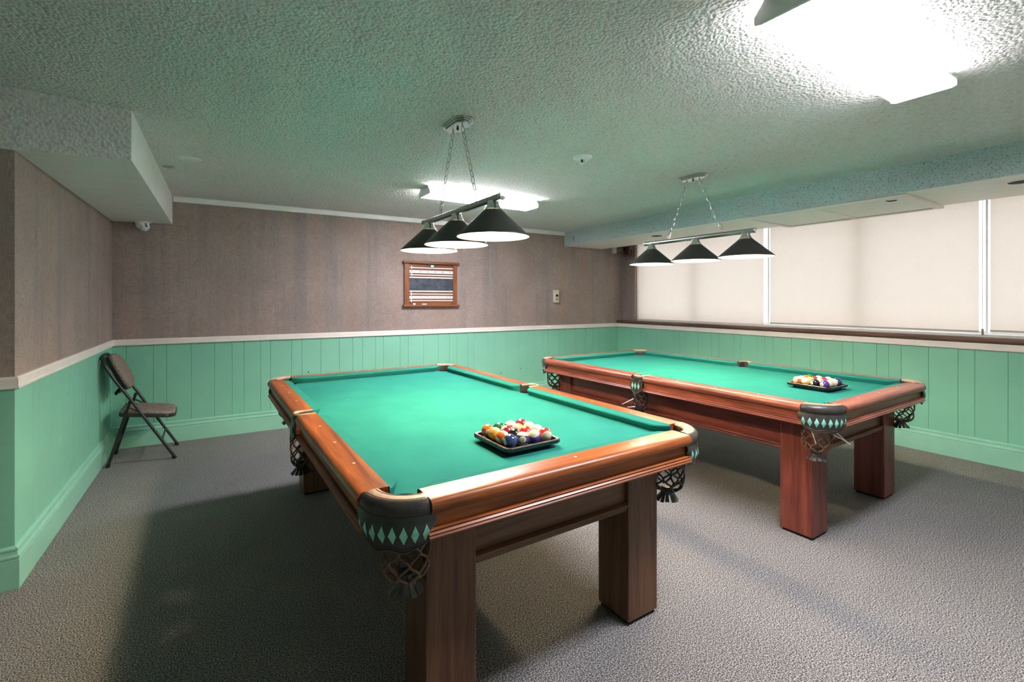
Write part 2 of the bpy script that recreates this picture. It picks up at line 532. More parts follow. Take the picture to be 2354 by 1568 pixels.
sill_prof = [(-0.24, 1.003), (0.018, 1.003), (0.026, 1.010), (0.030, 1.024), (0.026, 1.040), (0.016, 1.046), (-0.24, 1.046)]
s1 = profile_run((xr(yr0, 0.02), yr0), (xr(ROOM_Y0, 0.02), ROOM_Y0), sill_prof).build('trim_sill', M['sill'], smooth=True, angle=50)
struct(s1, 'brown carpeted sill cap under the windows', 'sill')

# chair rails, baseboards, ceiling trim
rail_prof = [(0, 0.941), (0.014, 0.941), (0.019, 0.945), (0.019, 0.955), (0.016, 0.958), (0.016, 0.990), (0.012, 0.998), (0, 0.999)]
rb = profile_run(BL, (xr(5.33, 0.02), yb(5.47, 0.02)), rail_prof, m0=1.0, m1=1.0).build('trim_back', M['trim'], smooth=False)
struct(rb, 'cream chair rail along the back wall', 'chair rail')
rl = profile_run(WL0, BL, rail_prof, m0=-1.0, m1=1.0).build('trim_left', M['trim'], smooth=False)
struct(rl, 'cream chair rail on the left wall', 'chair rail')
rr = profile_run(RET, WL0, rail_prof, m0=0, m1=-1.0).build('trim_left_return', M['trim'], smooth=False)
struct(rr, 'cream chair rail on the dark wall end', 'chair rail')
rr2 = profile_run((xr(yr0, 0.02), 5.34), (xr(ROOM_Y0, 0.02), ROOM_Y0), [(o, z + 0.002) for o, z in rail_prof], m0=1.0).build('trim_right', M['trim'], smooth=False)
struct(rr2, 'cream chair rail under the window sill', 'chair rail')

base_prof = [(0, 0), (0.020, 0), (0.020, 0.138), (0.016, 0.143), (0.021, 0.147), (0.021, 0.155), (0.017, 0.159), (0.013, 0.163), (0.011, 0.176), (0.014, 0.182), (0.014, 0.190), (0.006, 0.198), (0, 0.200)]
for nm, a, b, m0, m1 in (('baseboard_back', BL, (xr(5.33, 0.02), yb(5.47, 0.02)), 1, 1), ('baseboard_left', WL0, BL, -1, 1),
                         ('baseboard_left_return', RET, WL0, 0, -1), ('baseboard_right', (xr(yr0, 0.02), 5.34), (xr(ROOM_Y0, 0.02), ROOM_Y0), 1, 0)):
    o = profile_run(a, b, base_prof, m0=m0, m1=m1).build(nm, M['green_base'], smooth=False)
    struct(o, 'green moulded baseboard, ' + nm.replace('baseboard_', '').replace('_', ' ') + ' wall', 'baseboard')

ct = profile_run((-0.25, yb(-0.25, 0.02)), (4.445, yb(4.445, 0.02)), [(0, 2.308), (0.010, 2.308), (0.014, 2.314), (0.014, 2.35), (0.010, 2.361), (0, 2.361)]).build('trim_ceiling', M['trim_white'], smooth=False)
struct(ct, 'thin white trim between back wall and ceiling', 'trim')

# boxed soffit, upper left: stippled front, smooth side and underside
sf = MB()
P = [(ROOM_X0, 3.13, 2.06), (-0.745, 3.14, 2.068), (-0.320, 3.165, 2.096), (-0.255, 5.60, 2.090), (-0.80, 5.60, 2.080), (-0.80, 3.2, 2.068), (ROOM_X0, 3.2, 2.06)]
T = [(x, y, CEIL) for x, y, z in P]
sf.add(P + T, [(6, 5, 1, 0), (5, 4, 3, 2, 1)], 1)
sf.add(P + T, [(0, 1, 8, 7), (1, 2, 9, 8)], 0)
sf.add(P + T, [(2, 3, 10, 9), (3, 4, 11, 10), (4, 5, 12, 11), (5, 6, 13, 12), (6, 0, 7, 13), (7, 8, 9, 10, 11, 12, 13)], 1)
so = sf.build('ceiling_soffit', [M['popcorn_wall'], M['plaster']], smooth=False)
struct(so, 'boxed soffit above the left wall', 'soffit')

# long beam in front of the windows
ZB = 2.152
XB1 = 5.165
bmx = MB()
q = [(xbeam(5.6), 5.6), (xbeam(ROOM_Y0), ROOM_Y0), (XB1, ROOM_Y0), (XB1, 5.6)]
Pb = [(x, y, ZB) for x, y in q]; Tb = [(x, y, CEIL) for x, y in q]
bmx.add(Pb + Tb, [(0, 1, 5, 4)], 0)
bmx.add(Pb + Tb, [(0, 3, 2, 1), (1, 2, 6, 5), (2, 3, 7, 6), (3, 0, 4, 7), (4, 5, 6, 7)], 1)
bo = bmx.build('ceiling_beam', [M['beam_front'], M['plaster_warm']], smooth=False)
struct(bo, 'long bulkhead beam in front of the windows', 'beam')

# access hatch under the beam
ht = thing('access_hatch', 'cream two-panel access hatch on the underside of the window beam', 'hatch', (4.78, 1.95, ZB))
fr = MB()
y0, y1, x0, x1 = -0.63, 0.63, -0.43, 0.40
def frame_rect(mb, a0, b0, a1, b1, w, z0, z1, mi=0):
    mb.box((a0, b0, z0), (a1, b0 + w, z1), mi); mb.box((a0, b1 - w, z0), (a1, b1, z1), mi)
    mb.box((a0, b0 + w, z0), (a0 + w, b1 - w, z1), mi); mb.box((a1 - w, b0 + w, z0), (a1, b1 - w, z1), mi)
frame_rect(fr, x0, y0, x1, y1, 0.055, -0.024, -0.001)
fr.box((x0 + 0.055, -0.02, -0.022), (x1 - 0.055, 0.02, -0.001))
fr.build('hatch_frame', M['plaster_warm'], ht, smooth=False, bevel=0.003)
for a, b in ((y0 + 0.062, -0.026), (0.026, y1 - 0.062)):
    MB().box((x0 + 0.062, a, -0.017), (x1 - 0.062, b, -0.002)).build('hatch_panel', M['plaster_warm'], ht, smooth=False)
MB().tube([(-0.33, -0.47, -0.018), (-0.31, -0.49, -0.022), (-0.30, -0.53, -0.019)], 0.004, 6).build('hatch_latch', M['black'], ht)

def downlight(x, y, label):
    t = thing('recessed_downlight', label, 'downlight', (x, y, ZB), group='recessed downlights in the beam')
    MB().lathe([(0.078, 0.0), (0.078, -0.002), (0.068, -0.004), (0.064, -0.004)], 32).build('trim_ring', M['white_metal'], t)
    MB().lathe([(0.0005, -0.0042), (0.066, -0.0042)], 32).build('shaded_opening_disc', M['black'], t, smooth=False)  # flat black disc painted for the shade inside the recess
downlight(4.652, 3.869, 'small unlit round downlight in the beam near the back wall')
downlight(4.557, 0.771, 'unlit round downlight in the beam at the right picture edge')

# ------------------------------------------------------------------ windows and blinds
ZW0, ZW1 = 1.046, 2.28
def window(n, ya, yz):               # ya far end, yz near end
    ym = (ya + yz) / 2
    w = MB()
    X0, X1 = XW(ym, 0.10), XW(ym, 0.14)
    w.box((X0, yz, ZW0), (X1, ya, ZW0 + 0.045)); w.box((X0, yz, ZW1 - 0.05), (X1, ya, ZW1))
    w.box((X0 - 0.012, ym - 0.030, ZW0), (X1, ym + 0.030, ZW1))
    o = w.build('window_%d' % n, M['white_metal'], smooth=False, bevel=0.002)
    struct(o, 'white framed window behind a cream roller blind', 'window')
    MB().box((X0 + 0.018, yz, ZW0), (X0 + 0.022, ya, ZW1)).build('glass_pane', M['pane'], o, smooth=False)
    return o
window(1, 5.03, 3.02); window(2, 3.02, 1.15); window(3, 1.15, -0.72); window(4, -0.72, ROOM_Y0)
for n, y in ((1, 3.02), (2, 1.15), (3, -0.72)):
    o = MB().box((XW(y, 0.045), y - 0.008, ZW0), (XW(y, 0.065), y + 0.008, ZW1)).build('trim_mullion_%d' % n, M['white_metal'], smooth=False, bevel=0.003)
    struct(o, 'white mullion between two blinds', 'mullion')
o = MB().prism([(XW(5.03, 0.0), 5.03), (XW(5.03, 0.15), 5.03), (XW(ROOM_Y0, 0.15), ROOM_Y0), (XW(ROOM_Y0, 0.0), ROOM_Y0)], ZW0 - 0.002, ZW0 + 0.024).build('trim_window_base', M['white_metal'], smooth=False, bevel=0.003)
struct(o, 'white window track standing on the sill', 'trim')

def blind(ya, yz, zb, label, chain_side):
    ym = (ya + yz) / 2
    t = thing('roller_blind', label, 'blind', (XW(ym, 0.012), ym, zb), group='cream roller blinds in the windows')
    sl = 0.0089
    fb = MB()
    n = 24
    va, vb = [], []
    for i in range(n + 1):
        y = yz + (ya - yz) * i / n - ym
        va.append((sl * y + 0.0008 * math.sin(i * 0.9), y, 0.0)); vb.append((sl * y + 0.0006 * math.sin(i * 0.7 + 1), y, 2.262 - zb))
    fb.add(va + vb, [(i, i + 1, n + 2 + i, n + 1 + i) for i in range(n)])
    fb.build('blind_fabric', M['blind'], t)
    h = (ya - yz) / 2
    MB().tube([(-sl * h, -h, 0.004), (sl * h, h, 0.004)], 0.0085, 10).build('bottom_bar', M['grey_bar'], t)
    MB().tube([(-0.002, -h - 0.01, 2.262 - zb), (0.002, h + 0.01, 2.262 - zb)], 0.019, 12).build('roller_tube', M['white_metal'], t)
    if chain_side:
        yc = chain_side * (h + 0.028)
        MB().tube([(-0.030, yc, 2.25 - zb), (-0.026, yc + 0.003, 1.6 - zb), (-0.032, yc, 1.085 - zb)], 0.0022, 6).build('pull_chain', M['white_plastic'], t)
        MB().box((-0.040, yc - 0.007, 1.068 - zb), (-0.026, yc + 0.007, 1.118 - zb)).build('chain_tensioner', M['grey_plastic'], t, bevel=0.002)
M['grey_bar'] = plain('pale_hem_bar', (0.62, 0.58, 0.55), 0.4)
blind(5.006, 3.060, 1.063, 'cream roller blind nearest the back wall, first window', 1)
blind(2.982, 1.192, 1.088, 'wide cream roller blind in the middle window', -1)
blind(1.122, -0.680, 1.098, 'cream roller blind cut off by the right picture edge', 0)
blind(-0.76, -1.55, 1.098, 'unseen cream roller blind added in the last window to keep daylight out', 0)  # added out of view to block raw daylight

# ------------------------------------------------------------------ fluorescent fixtures
def fluorescent(x0, x1, y0, y1, label):
    cx, cy = (x0 + x1) / 2, (y0 + y1) / 2
    L, W = (x1 - x0) / 2, (y1 - y0) / 2
    t = thing('fluorescent_fixture', label, 'ceiling light', (cx, cy, CEIL), group='fluorescent wraparound fixtures')
    MB().box((-L + 0.008, -W * 0.72, -0.030), (L - 0.008, W * 0.72, 0)).build('housing', M['white_metal'], t, smooth=False, bevel=0.004)
    sec = [(-W * 0.88, -0.028), (-W * 0.99, -0.052), (-W * 0.97, -0.068), (-W * 0.84, -0.0725), (W * 0.84, -0.0725), (W * 0.97, -0.068), (W * 0.99, -0.052), (W * 0.88, -0.028)]
    MB().lens_sec(sec, L).build('lens', [M['tube'], M['tube_side']], t, smooth=True, angle=25)
    cap = [(-W * 0.72, 0), (-W * 0.80, -0.012), (-W * 1.02, -0.045), (-W * 1.02, -0.070), (-W * 0.86, -0.076), (W * 0.86, -0.076), (W * 1.02, -0.070), (W * 1.02, -0.045), (W * 0.80, -0.012), (W * 0.72, 0)]
    for s in (-1, 1):
        MB().loft([[(s * (L - 0.008), y, z) for y, z in cap], [(s * L, y, z) for y, z in cap]]).build('end_cap', M['white_metal'], t, smooth=False)
fluorescent(1.56, 2.73, 0.655, 0.885, 'large lit white fluorescent fixture at the top right of the picture')
fluorescent(1.63, 2.80, 3.80, 4.045, 'lit white fluorescent fixture behind the nearer hanging lamp')

# ------------------------------------------------------------------ hanging billiard lamps
def chain_links(mb, p0, p1, n, r=0.0022, hw=0.0105):
    p0, p1 = Vector(p0), Vector(p1)
    d = p1 - p0; L = d.length; t = d / L
    a = t.orthogonal().normalized(); b = t.cross(a)
    pitch = L / n; hl = pitch * 0.5 + 0.003
    for k in range(n):
        c = p0 + t * (pitch * (k + 0.5))
        w = (a if k % 2 else b) * math.cos(0.5) + (b if k % 2 else -a) * math.sin(0.5)
        pts = []
        for i in range(12):
            an = 2 * PI * i / 12
            pts.append(c + t * (hl * math.cos(an)) + w * (hw * math.sin(an)))
        mb.tube(pts, r, 5, closed=True)

def hanging_lamp(x, ys, zrim, D, ybar, ycan, label):
    t = thing('hanging_lamp', label, 'lamp', (x, ycan, CEIL), group='three-shade billiard lamps')
    ZBAR = 1.862 - CEIL
    dy = lambda y: y - ycan
    cn = MB()
    for hw, hl, z0, z1 in ((0.060, 0.125, -0.008, 0.0), (0.052, 0.116, -0.016, -0.008), (0.043, 0.106, -0.026, -0.016)):
        ch = 0.038
        poly = [(-hw, -hl + ch), (-hw + ch * 0.8, -hl), (hw - ch * 0.8, -hl), (hw, -hl + ch), (hw, hl - ch), (hw - ch * 0.8, hl), (-hw + ch * 0.8, hl), (-hw, hl - ch)]
        cn.prism(poly, z0, z1)
    can = cn.build('canopy', M['nickel'], t, smooth=False, bevel=0.003)
    MB().lathe([(0.001, -0.040), (0.006, -0.038), (0.008, -0.032), (0.005, -0.026)], 12).build('finial', M['black_metal'], can)
    yc1, yc2 = ybar[0] + 0.26, ybar[1] - 0.26
    for ya, yb_ in ((-0.058, dy(yc1)), (0.058, dy(yc2))):
        m = MB()
        m.tube([(0, ya, -0.026), (0, ya, -0.040)], 0.004, 8)
        chain_links(m, (0, ya, -0.038), (0, yb_, ZBAR + 0.044), 11)
        m.tube([Vector((0, yb_ + 0.013 * math.sin(2 * PI * i / 14), ZBAR + 0.033 + 0.013 * math.cos(2 * PI * i / 14))) for i in range(14)], 0.0017, 6, closed=True)
        m.tube([(0, yb_, ZBAR + 0.012), (0, yb_, ZBAR + 0.022)], 0.004, 8)
        m.build('chain', M['nickel'], t)
    bar = MB()
    n = 24
    y0, y1 = dy(ybar[0]), dy(ybar[1])
    rings = []
    for y in (y0, y1):
        rings.append([((0.0175 + 0.0007 * (1 if i % 2 else -1)) * math.cos(2 * PI * i / n), y, ZBAR + (0.0175 + 0.0007 * (1 if i % 2 else -1)) * math.sin(2 * PI * i / n)) for i in range(n)])
    bar.loft(rings)
    bo_ = bar.build('bar', M['nickel'], t, smooth=True, angle=60)
    for y, s in ((y0, -1), (y1, 1)):
        R = Matrix.Translation((0, y, ZBAR)) @ Matrix.Rotation(-s * PI / 2, 4, 'X')
        MB().lathe([(0.0190, -0.012), (0.0190, 0.002), (0.016, 0.005), (0.0005, 0.006)], 20, M4=R).build('end_cap', M['chrome'], bo_)
    for y in ys:
        R0 = D / 2
        zt = 1.812 - zrim
        prof_o = [(0.040, zt), (0.046, zt - 0.006), (R0 - 0.006, 0.010), (R0, 0.004), (R0, 0.0)]
        prof_i = [(R0 - 0.003, 0.001), (R0 - 0.009, 0.009), (0.044, zt - 0.009), (0.038, zt - 0.003)]
        sm = MB().lathe(prof_o, 48).lathe([(R0, 0.0), (R0 - 0.003, 0.001)], 48)
        sm.lathe(prof_i, 48, mi=1)
        sh = sm.build('lamp_shade', [M['black_metal'], M['shade_in']], t, loc=(0, dy(y), zrim - CEIL), angle=50)
        MB().lathe([(0.0005, zt + 0.048), (0.014, zt + 0.046), (0.027, zt + 0.040), (0.031, zt + 0.020), (0.040, zt + 0.004), (0.044, zt - 0.003)], 28).build('shade_cup', M['chrome'], sh, angle=60)
        bp = [(0.0005, -0.004), (0.014, -0.001), (0.024, 0.008), (0.029, 0.022), (0.027, 0.036), (0.018, 0.052), (0.013, 0.062), (0.013, 0.075)]
        MB().lathe(bp, 20, center=(0, 0, zt - 0.100)).build('light_bulb', M['bulb'], sh)
    return t
hanging_lamp(1.20, (2.80, 2.413, 2.008), 1.673, 0.362, (1.921, 2.884), 2.398, 'hanging three-shade black lamp above the nearer pool table')
hanging_lamp(3.305, (2.806, 2.362, 1.943), 1.675, 0.380, (1.873, 2.880), 2.385, 'hanging three-shade black lamp above the farther pool table by the windows')

# ------------------------------------------------------------------ ceiling bits
t = thing('heat_detector', 'round white heat detector with a caged tip on the ceiling', 'detector', (2.213, 2.487, CEIL))
MB().lathe([(0.068, 0), (0.068, -0.006), (0.058, -0.014), (0.046, -0.018), (0.030, -0.020), (0.0005, -0.020)], 36).build('base', M['white_plastic'], t)
cg = MB()
for k in range(6):
    a = k * PI / 3
    cg.tube([(0.030 * math.cos(a), 0.030 * math.sin(a), -0.019), (0.027 * math.cos(a), 0.027 * math.sin(a), -0.040), (0.014 * math.cos(a), 0.014 * math.sin(a), -0.047)], 0.0022, 6)
cg.lathe([(0.0005, -0.050), (0.015, -0.049), (0.017, -0.046), (0.0005, -0.045)], 20)
cg.build('cage', M['white_plastic'], t)
MB().lathe([(0.0005, -0.038), (0.010, -0.036), (0.012, -0.02)], 16).build('sensor', M['black_plastic'], t)

t = tag(MB().lathe([(0.0005, -0.006), (0.066, -0.006), (0.071, -0.003), (0.073, 0.0)], 40).build('cover_plate', M['white_plastic'], loc=(-0.086, 4.037, CEIL)), 'flat round white cover plate on the ceiling beside the soffit', 'cover plate')

t = thing('security_camera', 'small white turret security camera under the soffit in the left corner', 'camera', (-0.479, 5.514, 2.088))
MB().lathe([(0.070, 0), (0.070, -0.004), (0.064, -0.010), (0.052, -0.014), (0.050, -0.032), (0.046, -0.050), (0.032, -0.064), (0.0005, -0.068)], 36).build('base', M['white_plastic'], t)
Rm = Matrix.Translation((0.018, -0.022, -0.052)) @ Euler((math.radians(62), 0, math.radians(28)), 'XYZ').to_matrix().to_4x4()
eye = MB().lathe([(0.0005, 0.032), (0.022, 0.032), (0.032, 0.026), (0.036, 0.012), (0.036, -0.012), (0.020, -0.03), (0.0005, -0.034)], 28, M4=Rm).build('eyeball', M['white_plastic'], t)
for dy_ in (-0.012, 0.013):
    MB().lathe([(0.0005, 0.0345), (0.0092, 0.0340), (0.0095, 0.031)], 16, center=(0, dy_, 0), M4=Rm).build('camera_lens', M['black_plastic'], eye)

# ------------------------------------------------------------------ things on the back wall
AW = -math.atan(0.041)
t = thing('wall_thermostat', 'small beige thermostat box on the back wall', 'thermostat', (4.268, yb(4.268, 0.02), 1.417), AW)
MB().box((-0.036, -0.030, -0.092), (0.036, 0, 0.092)).build('back_box', M['white_plastic'], t, smooth=False, bevel=0.005)
fp = MB().box((-0.034, -0.050, -0.092), (0.036, -0.030, 0.092)).build('front_cover', M['beige_plastic'], t, smooth=False, bevel=0.003)
MB().box((-0.022, -0.0515, -0.006), (0.022, -0.0495, 0.026)).build('display_window', M['black'], fp, smooth=False)
MB().box((-0.021, -0.0515, -0.052), (0.000, -0.0495, -0.022)).box((0.003, -0.0515, -0.066), (0.020, -0.0495, -0.018)).build('vent_grille', M['grey_plastic'], fp, smooth=False)

def text_mesh(body, size, name='numeral'):
    cu = bpy.data.curves.new('tmp', 'FONT'); cu.body = body; cu.size = size; cu.align_x = 'CENTER'; cu.align_y = 'CENTER'
    cu.resolution_u = 2
    ob = bpy.data.objects.new('tmp', cu); COL.objects.link(ob)
    bpy.context.view_layer.update()
    dg = bpy.context.evaluated_depsgraph_get()
    me = bpy.data.meshes.new_from_object(ob.evaluated_get(dg))
    vs = [v.co.copy() for v in me.vertices]; fs = [tuple(p.vertices) for p in me.polygons]
    bpy.data.objects.remove(ob); bpy.data.curves.remove(cu); bpy.data.meshes.remove(me)
    return vs, fs

sb = thing('billiard_scoreboard', 'wooden billiard scoreboard with slate and sliding number strips on the back wall', 'scoreboard', (1.996, yb(1.996, 0.02), 1.279), AW)
KX = 0.743 / 1480
def sx(px): return (px - 255) * KX
def sz(py): return (1400 - py) * 0.563 / 1225
panel = MB().box((sx(315), -0.014, sz(1370)), (sx(1665), 0, sz(240))).build('back_board', M['board_wood_x'], sb, smooth=False)
for a, b in ((300, 420), (1560, 1672)):
    MB().box((sx(a), -0.034, sz(1350)), (sx(b), 0, sz(250))).build('stile', M['board_wood_z'], sb, smooth=False, bevel=0.002)
def ledge(name, py0, py1, dpt):
    MB().box((sx(262), -dpt, sz(py1)), (sx(1728), 0, sz(py0))).build(name, M['board_wood_x'], sb, smooth=False, bevel=0.006, seg=3)
ledge('top_ledge', 185, 250, 0.055); ledge('bottom_ledge', 1345, 1400, 0.055)
MB().box((sx(428), -0.017, sz(970)), (sx(1560), -0.012, sz(628))).build('chalkboard', M['chalkboard'], sb, smooth=False)
for py0, py1, th in ((345, 372, 0.024), (538, 566, 0.024), (600, 634, 0.020), (966, 1000, 0.020), (1046, 1074, 0.024), (1222, 1250, 0.024)):
    MB().box((sx(428), -th, sz(py1)), (sx(1562), -0.012, sz(py0))).build('slide_rail', M['white_metal'], sb, smooth=False, bevel=0.002)
for py0, py1, items in ((425, 502, [(490, '0'), (590, '.'), (700, '20'), (800, '.'), (897, '40'), (995, '.'), (1093, '60'), (1190, '.'), (1288, '80'), (1383, '.'), (1480, '100')]),
                        (1110, 1182, [(490 + 99.5 * k, str(2 * k)) for k in range(11)] + [(540 + 99.5 * k, '.') for k in range(11)])):
    tm = MB().box((sx(428), -0.021, sz(py1)), (sx(1562), -0.012, sz(py0)))
    for px, s_ in items:
        if s_ == '.':
            vs, fs = text_mesh('\u00b7', 0.03)
        else:
            vs, fs = text_mesh(s_, 0.024 if py0 < 600 else 0.020)
        zc = (sz(py0) + sz(py1)) / 2
        if s_ == '.':
            r = 0.0016
            tm.add([(sx(px) + r * math.cos(a * PI / 4), -0.0217, zc + r * math.sin(a * PI / 4)) for a in range(8)], [tuple(range(8))], 1)
        else:
            tm.add([(sx(px) + v.x, -0.0217, zc + v.y) for v in vs], fs, 1)
    tm.build('number_strip', [M['white_metal'], M['black']], sb, smooth=False)
for px, py0, py1 in ((470, 312, 400), (472, 480, 574), (462, 1005, 1100), (462, 1185, 1276)):
    MB().box((sx(px) - 0.006, -0.034, sz(py1)), (sx(px) + 0.006, -0.024, sz(py0))).build('slider', M['white_plastic'], sb, smooth=False, bevel=0.001)
ov = []
for k in range(32):
    a = 2 * PI * k / 32
    ov.append((sx(1007) + (0.024 if math.cos(a) > 0 else -0.024) + 0.021 * math.cos(a), sz(307) + 0.021 * math.sin(a)))
pr = MB(); n = len(ov)
pr.add([(x, -0.014, z) for x, z in ov] + [(x, -0.022, z) for x, z in ov], [tuple(range(n, 2 * n))] + [(i, (i + 1) % n, (i + 1) % n + n, i + n) for i in range(n)])
pln = pr.build('oval_plate', M['chrome'], sb, smooth=False)
ov2 = [(sx(1007) + (x - sx(1007)) * 0.80, sz(307) + (z - sz(307)) * 0.66) for x, z in ov]
MB().add([(x, -0.0225, z) for x, z in ov2], [tuple(range(n))]).build('oval_recess', M['black'], pln, smooth=False)
MB().box((sx(1007) - 0.021, -0.026, sz(307) - 0.010), (sx(1007) + 0.021, -0.0225, sz(307) + 0.012)).build('white_button', M['white_plastic'], pln, smooth=False, bevel=0.003)

def on_board(x, y, z):
    c, s_ = math.cos(AW), math.sin(AW)
    return (1.996 + x * c - y * s_, yb(1.996, 0.02) + x * s_ + y * c, 1.279 + z)
zl = sz(1345) + 0.0005
tag(MB().box((-0.016, -0.010, 0), (0.016, 0.010, 0.019)).build('chalk_cube', M['zip'], loc=on_board(sx(527), -0.045, zl), smooth=False, bevel=0.003, rot=(0, 0, AW)), 'small pale cube of chalk on the left of the scoreboard ledge', 'chalk')
tag(MB().tube([(-0.033, 0, 0.0065), (0.028, 0, 0.0065)], 0.0065, 10).build('chalk_stick', M['white_plastic'], loc=on_board(sx(790), -0.045, zl), rot=(0, 0, AW)), 'white stick of chalk lying on the scoreboard ledge', 'chalk')

# alarm strobe in its clear cover, and the white box wired to it, in the far right corner under the beam
cb = thing('cable_box', 'small white box with a looped cable at the top of the back wall corner', 'junction box', (5.392, yb(5.392, 0.02), 2.152), AW)
MB().box((-0.032, -0.05, -0.055), (0.030, 0, 0.06)).build('box_body', M['white_plastic'], cb, smooth=False, bevel=0.004)
MB().tube([(0.032, -0.035, 0.0), (0.06, -0.045, -0.012), (0.10, -0.06, -0.006), (0.125, -0.07, 0.02)], 0.0035, 6).tube([(0.032, -0.035, 0.02), (0.06, -0.045, 0.045), (0.085, -0.05, 0.06)], 0.003, 6).build('cable', M['white_plastic'], cb)
st = thing('alarm_strobe', 'orange and black alarm strobe in a clear cover beside the first window', 'alarm', (5.46, 5.11, 2.105))
MB().lathe([(0.0005, 0.045), (0.056, 0.045), (0.060, 0.0), (0.052, -0.012), (0.0005, -0.016)], 24, center=(0, 0, 0.028)).build('black_body', M['black_plastic'], st)
R = MB(); nn = 18; rings = []
for j in range(7):
    a = j / 6 * PI / 2
    ring = []
    for i in range(nn * 2):
        an = PI * i / nn
        rr = 0.054 * math.cos(a * 0.98) * (1 - 0.10 * (i % 3 == 0))
        ring.append((rr * math.cos(an), rr * math.sin(an), 0.014 - 0.060 * math.sin(a)))
    rings.append(ring)
R.loft(rings).build('orange_dome', M['orange_plastic'], st, angle=60)
MB().lathe([(0.090, 0.065), (0.094, 0.02), (0.088, -0.03), (0.066, -0.068), (0.030, -0.086), (0.0005, -0.090)], 28).build('clear_cover', M['clear'], st)
MB().box((0.0, -0.015, 0.05), (0.075, 0.015, 0.075)).build('bracket', M['white_metal'], st, smooth=False)

# ------------------------------------------------------------------ pool tables
ZT = 0.797
HX, HY = 0.649, 1.214         # cloth to wood boundary
OX, OY = HX + 0.100, HY + 0.100
ZBED = 0.755

RAIL_PROF = [(0.0, 0.0), (0.072, 0.0), (0.084, -0.002), (0.094, -0.008), (0.0995, -0.019), (0.099, -0.030), (0.093, -0.040), (0.084, -0.046), (0.074, -0.047), (0.0, -0.047)]
FASCIA_PROF = [(0.0, -0.047), (0.076, -0.047), (0.076, -0.086)] + [(0.085, -0.087), (0.090, -0.090), (0.087, -0.094), (0.090, -0.097), (0.094, -0.100), (0.092, -0.105), (0.096, -0.109), (0.092, -0.115), (0.060, -0.116), (0.0, -0.116)]
APRON_MOULD = [(-0.03, 0.0), (0.004, 0.0), (0.010, 0.004), (0.014, 0.010), (0.012, 0.016), (0.016, 0.020), (0.022, 0.027), (0.020, 0.033), (0.012, 0.037), (0.004, 0.040), (-0.03, 0.040)]

def run(mb, a, b, axis, side, base, prof, z0, mi=0):
    """extrude prof (out, dz) between a and b along axis; side = +1/-1, base = distance of out=0 from the table centre"""
    r0, r1 = [], []
    for o, dz in prof:
        w = side * (base + o)
        if axis == 'y':
            r0.append((w, a, z0 + dz)); r1.append((w, b, z0 + dz))
        else:
            r0.append((a, w, z0 + dz)); r1.append((b, w, z0 + dz))
    return mb.loft([r0, r1], True, True, mi)

def cushion(a, b, axis, side, base, ka, kb):
    """ka, kb: 'c' corner end or 's' side end"""
    sts = []
    def offs(d, kind):
        if kind == 'c':
            return 0.049 * min(1.0, math.sin(PI / 2 * min(1, max(0, d / 0.082)))) ** 0.9
        return 0.049 * min(1.0, math.sin(PI / 2 * min(1, max(0, d / 0.062)))) ** 0.8
    ts = [0.0005, 0.006, 0.014, 0.024, 0.036, 0.05, 0.064, 0.078, 0.09]
    rings = []
    pos = [(a + d, offs(d, ka)) for d in ts] + [((a + b) / 2, 0.049)] + [(b - d, offs(d, kb)) for d in reversed(ts)]
    for p, o in pos:
        sec = [(0.0, ZT - 0.0005), (-o * 0.92, ZT - 0.007), (-o, ZT - 0.012), (-o * 0.97, ZT - 0.018), (-o * 0.72, ZBED + 0.001), (0.0, ZBED + 0.001)]
        ring = []
        for q_, z in sec:
            w = side * (base + q_)
            ring.append((w, p, z) if axis == 'y' else (p, w, z))
        rings.append(ring)
    return MB().loft(rings)

def corner_pt(sx_, sy_, p, q_):
    return (sx_ * (OX - p), sy_ * (OY - q_))

def leather_lip(path, sec, tan_idx):
    """sweep section (u outward, z) along plan path of (x, y, nx, ny); tan_idx = section edges with lamplit tan top"""
    mb = MB(); n = len(sec)
    rings = [[(x + nx * u, y + ny * u, z) for u, z in sec] for x, y, nx, ny in path]
    o = 0
    for k in range(len(rings) - 1):
        for i in range(n):
            j = (i + 1) % n
            mb.add([rings[k][i], rings[k][j], rings[k + 1][j], rings[k + 1][i]], [(0, 1, 2, 3)], 1 if i in tan_idx else 0)
    mb.add(rings[0], [tuple(range(n))], 0); mb.add(rings[-1], [tuple(range(n))], 0)
    return mb

def net_mesh(cx, cy, zt, zneck, r_top, seed, squash=1.0, N=7):
    rnd = random.Random(seed)
    mb = MB(); H = zt - zneck
    def rad(s):      # s 0 top .. 1 neck
        if s < 0.70: return r_top * (1 + 0.05 * math.sin(s / 0.70 * PI))
        k = (s - 0.70) / 0.30
        return 0.022 + (r_top - 0.022) * math.sqrt(max(0.0, 1 - k * k))
    rows = 2.5
    for k in range(N):
        for sg in (-1, 1):
            pts = []
            for i in range(25):
                s = i / 24
                ph = s * rows
                tri = abs((ph % 1.0) - 0.5) * 2           # 1..0..1
                sm = 0.5 - 0.5 * math.cos(PI * tri)
                flip = 1 if int(ph) % 2 == 0 else 1
                th = (k + 0.5 * sg * (sm - 0.0)) * 2 * PI / N + (0.5 * 2 * PI / N) * 0
                if True:
                    r = max(0.021, rad(s))
                pts.append((cx + squash * r * math.cos(th), cy + r * math.sin(th), zt - s * H + rnd.uniform(-0.001, 0.001)))
            mb.tube(pts, [0.0042 if i < 20 else 0.0050 for i in range(25)], 6)
    mb.lathe([(r_top + 0.003, 0.010), (r_top + 0.004, 0), (r_top - 0.001, -0.003), (r_top - 0.003, 0.006)], 24, center=(cx, cy, zt))
    return mb

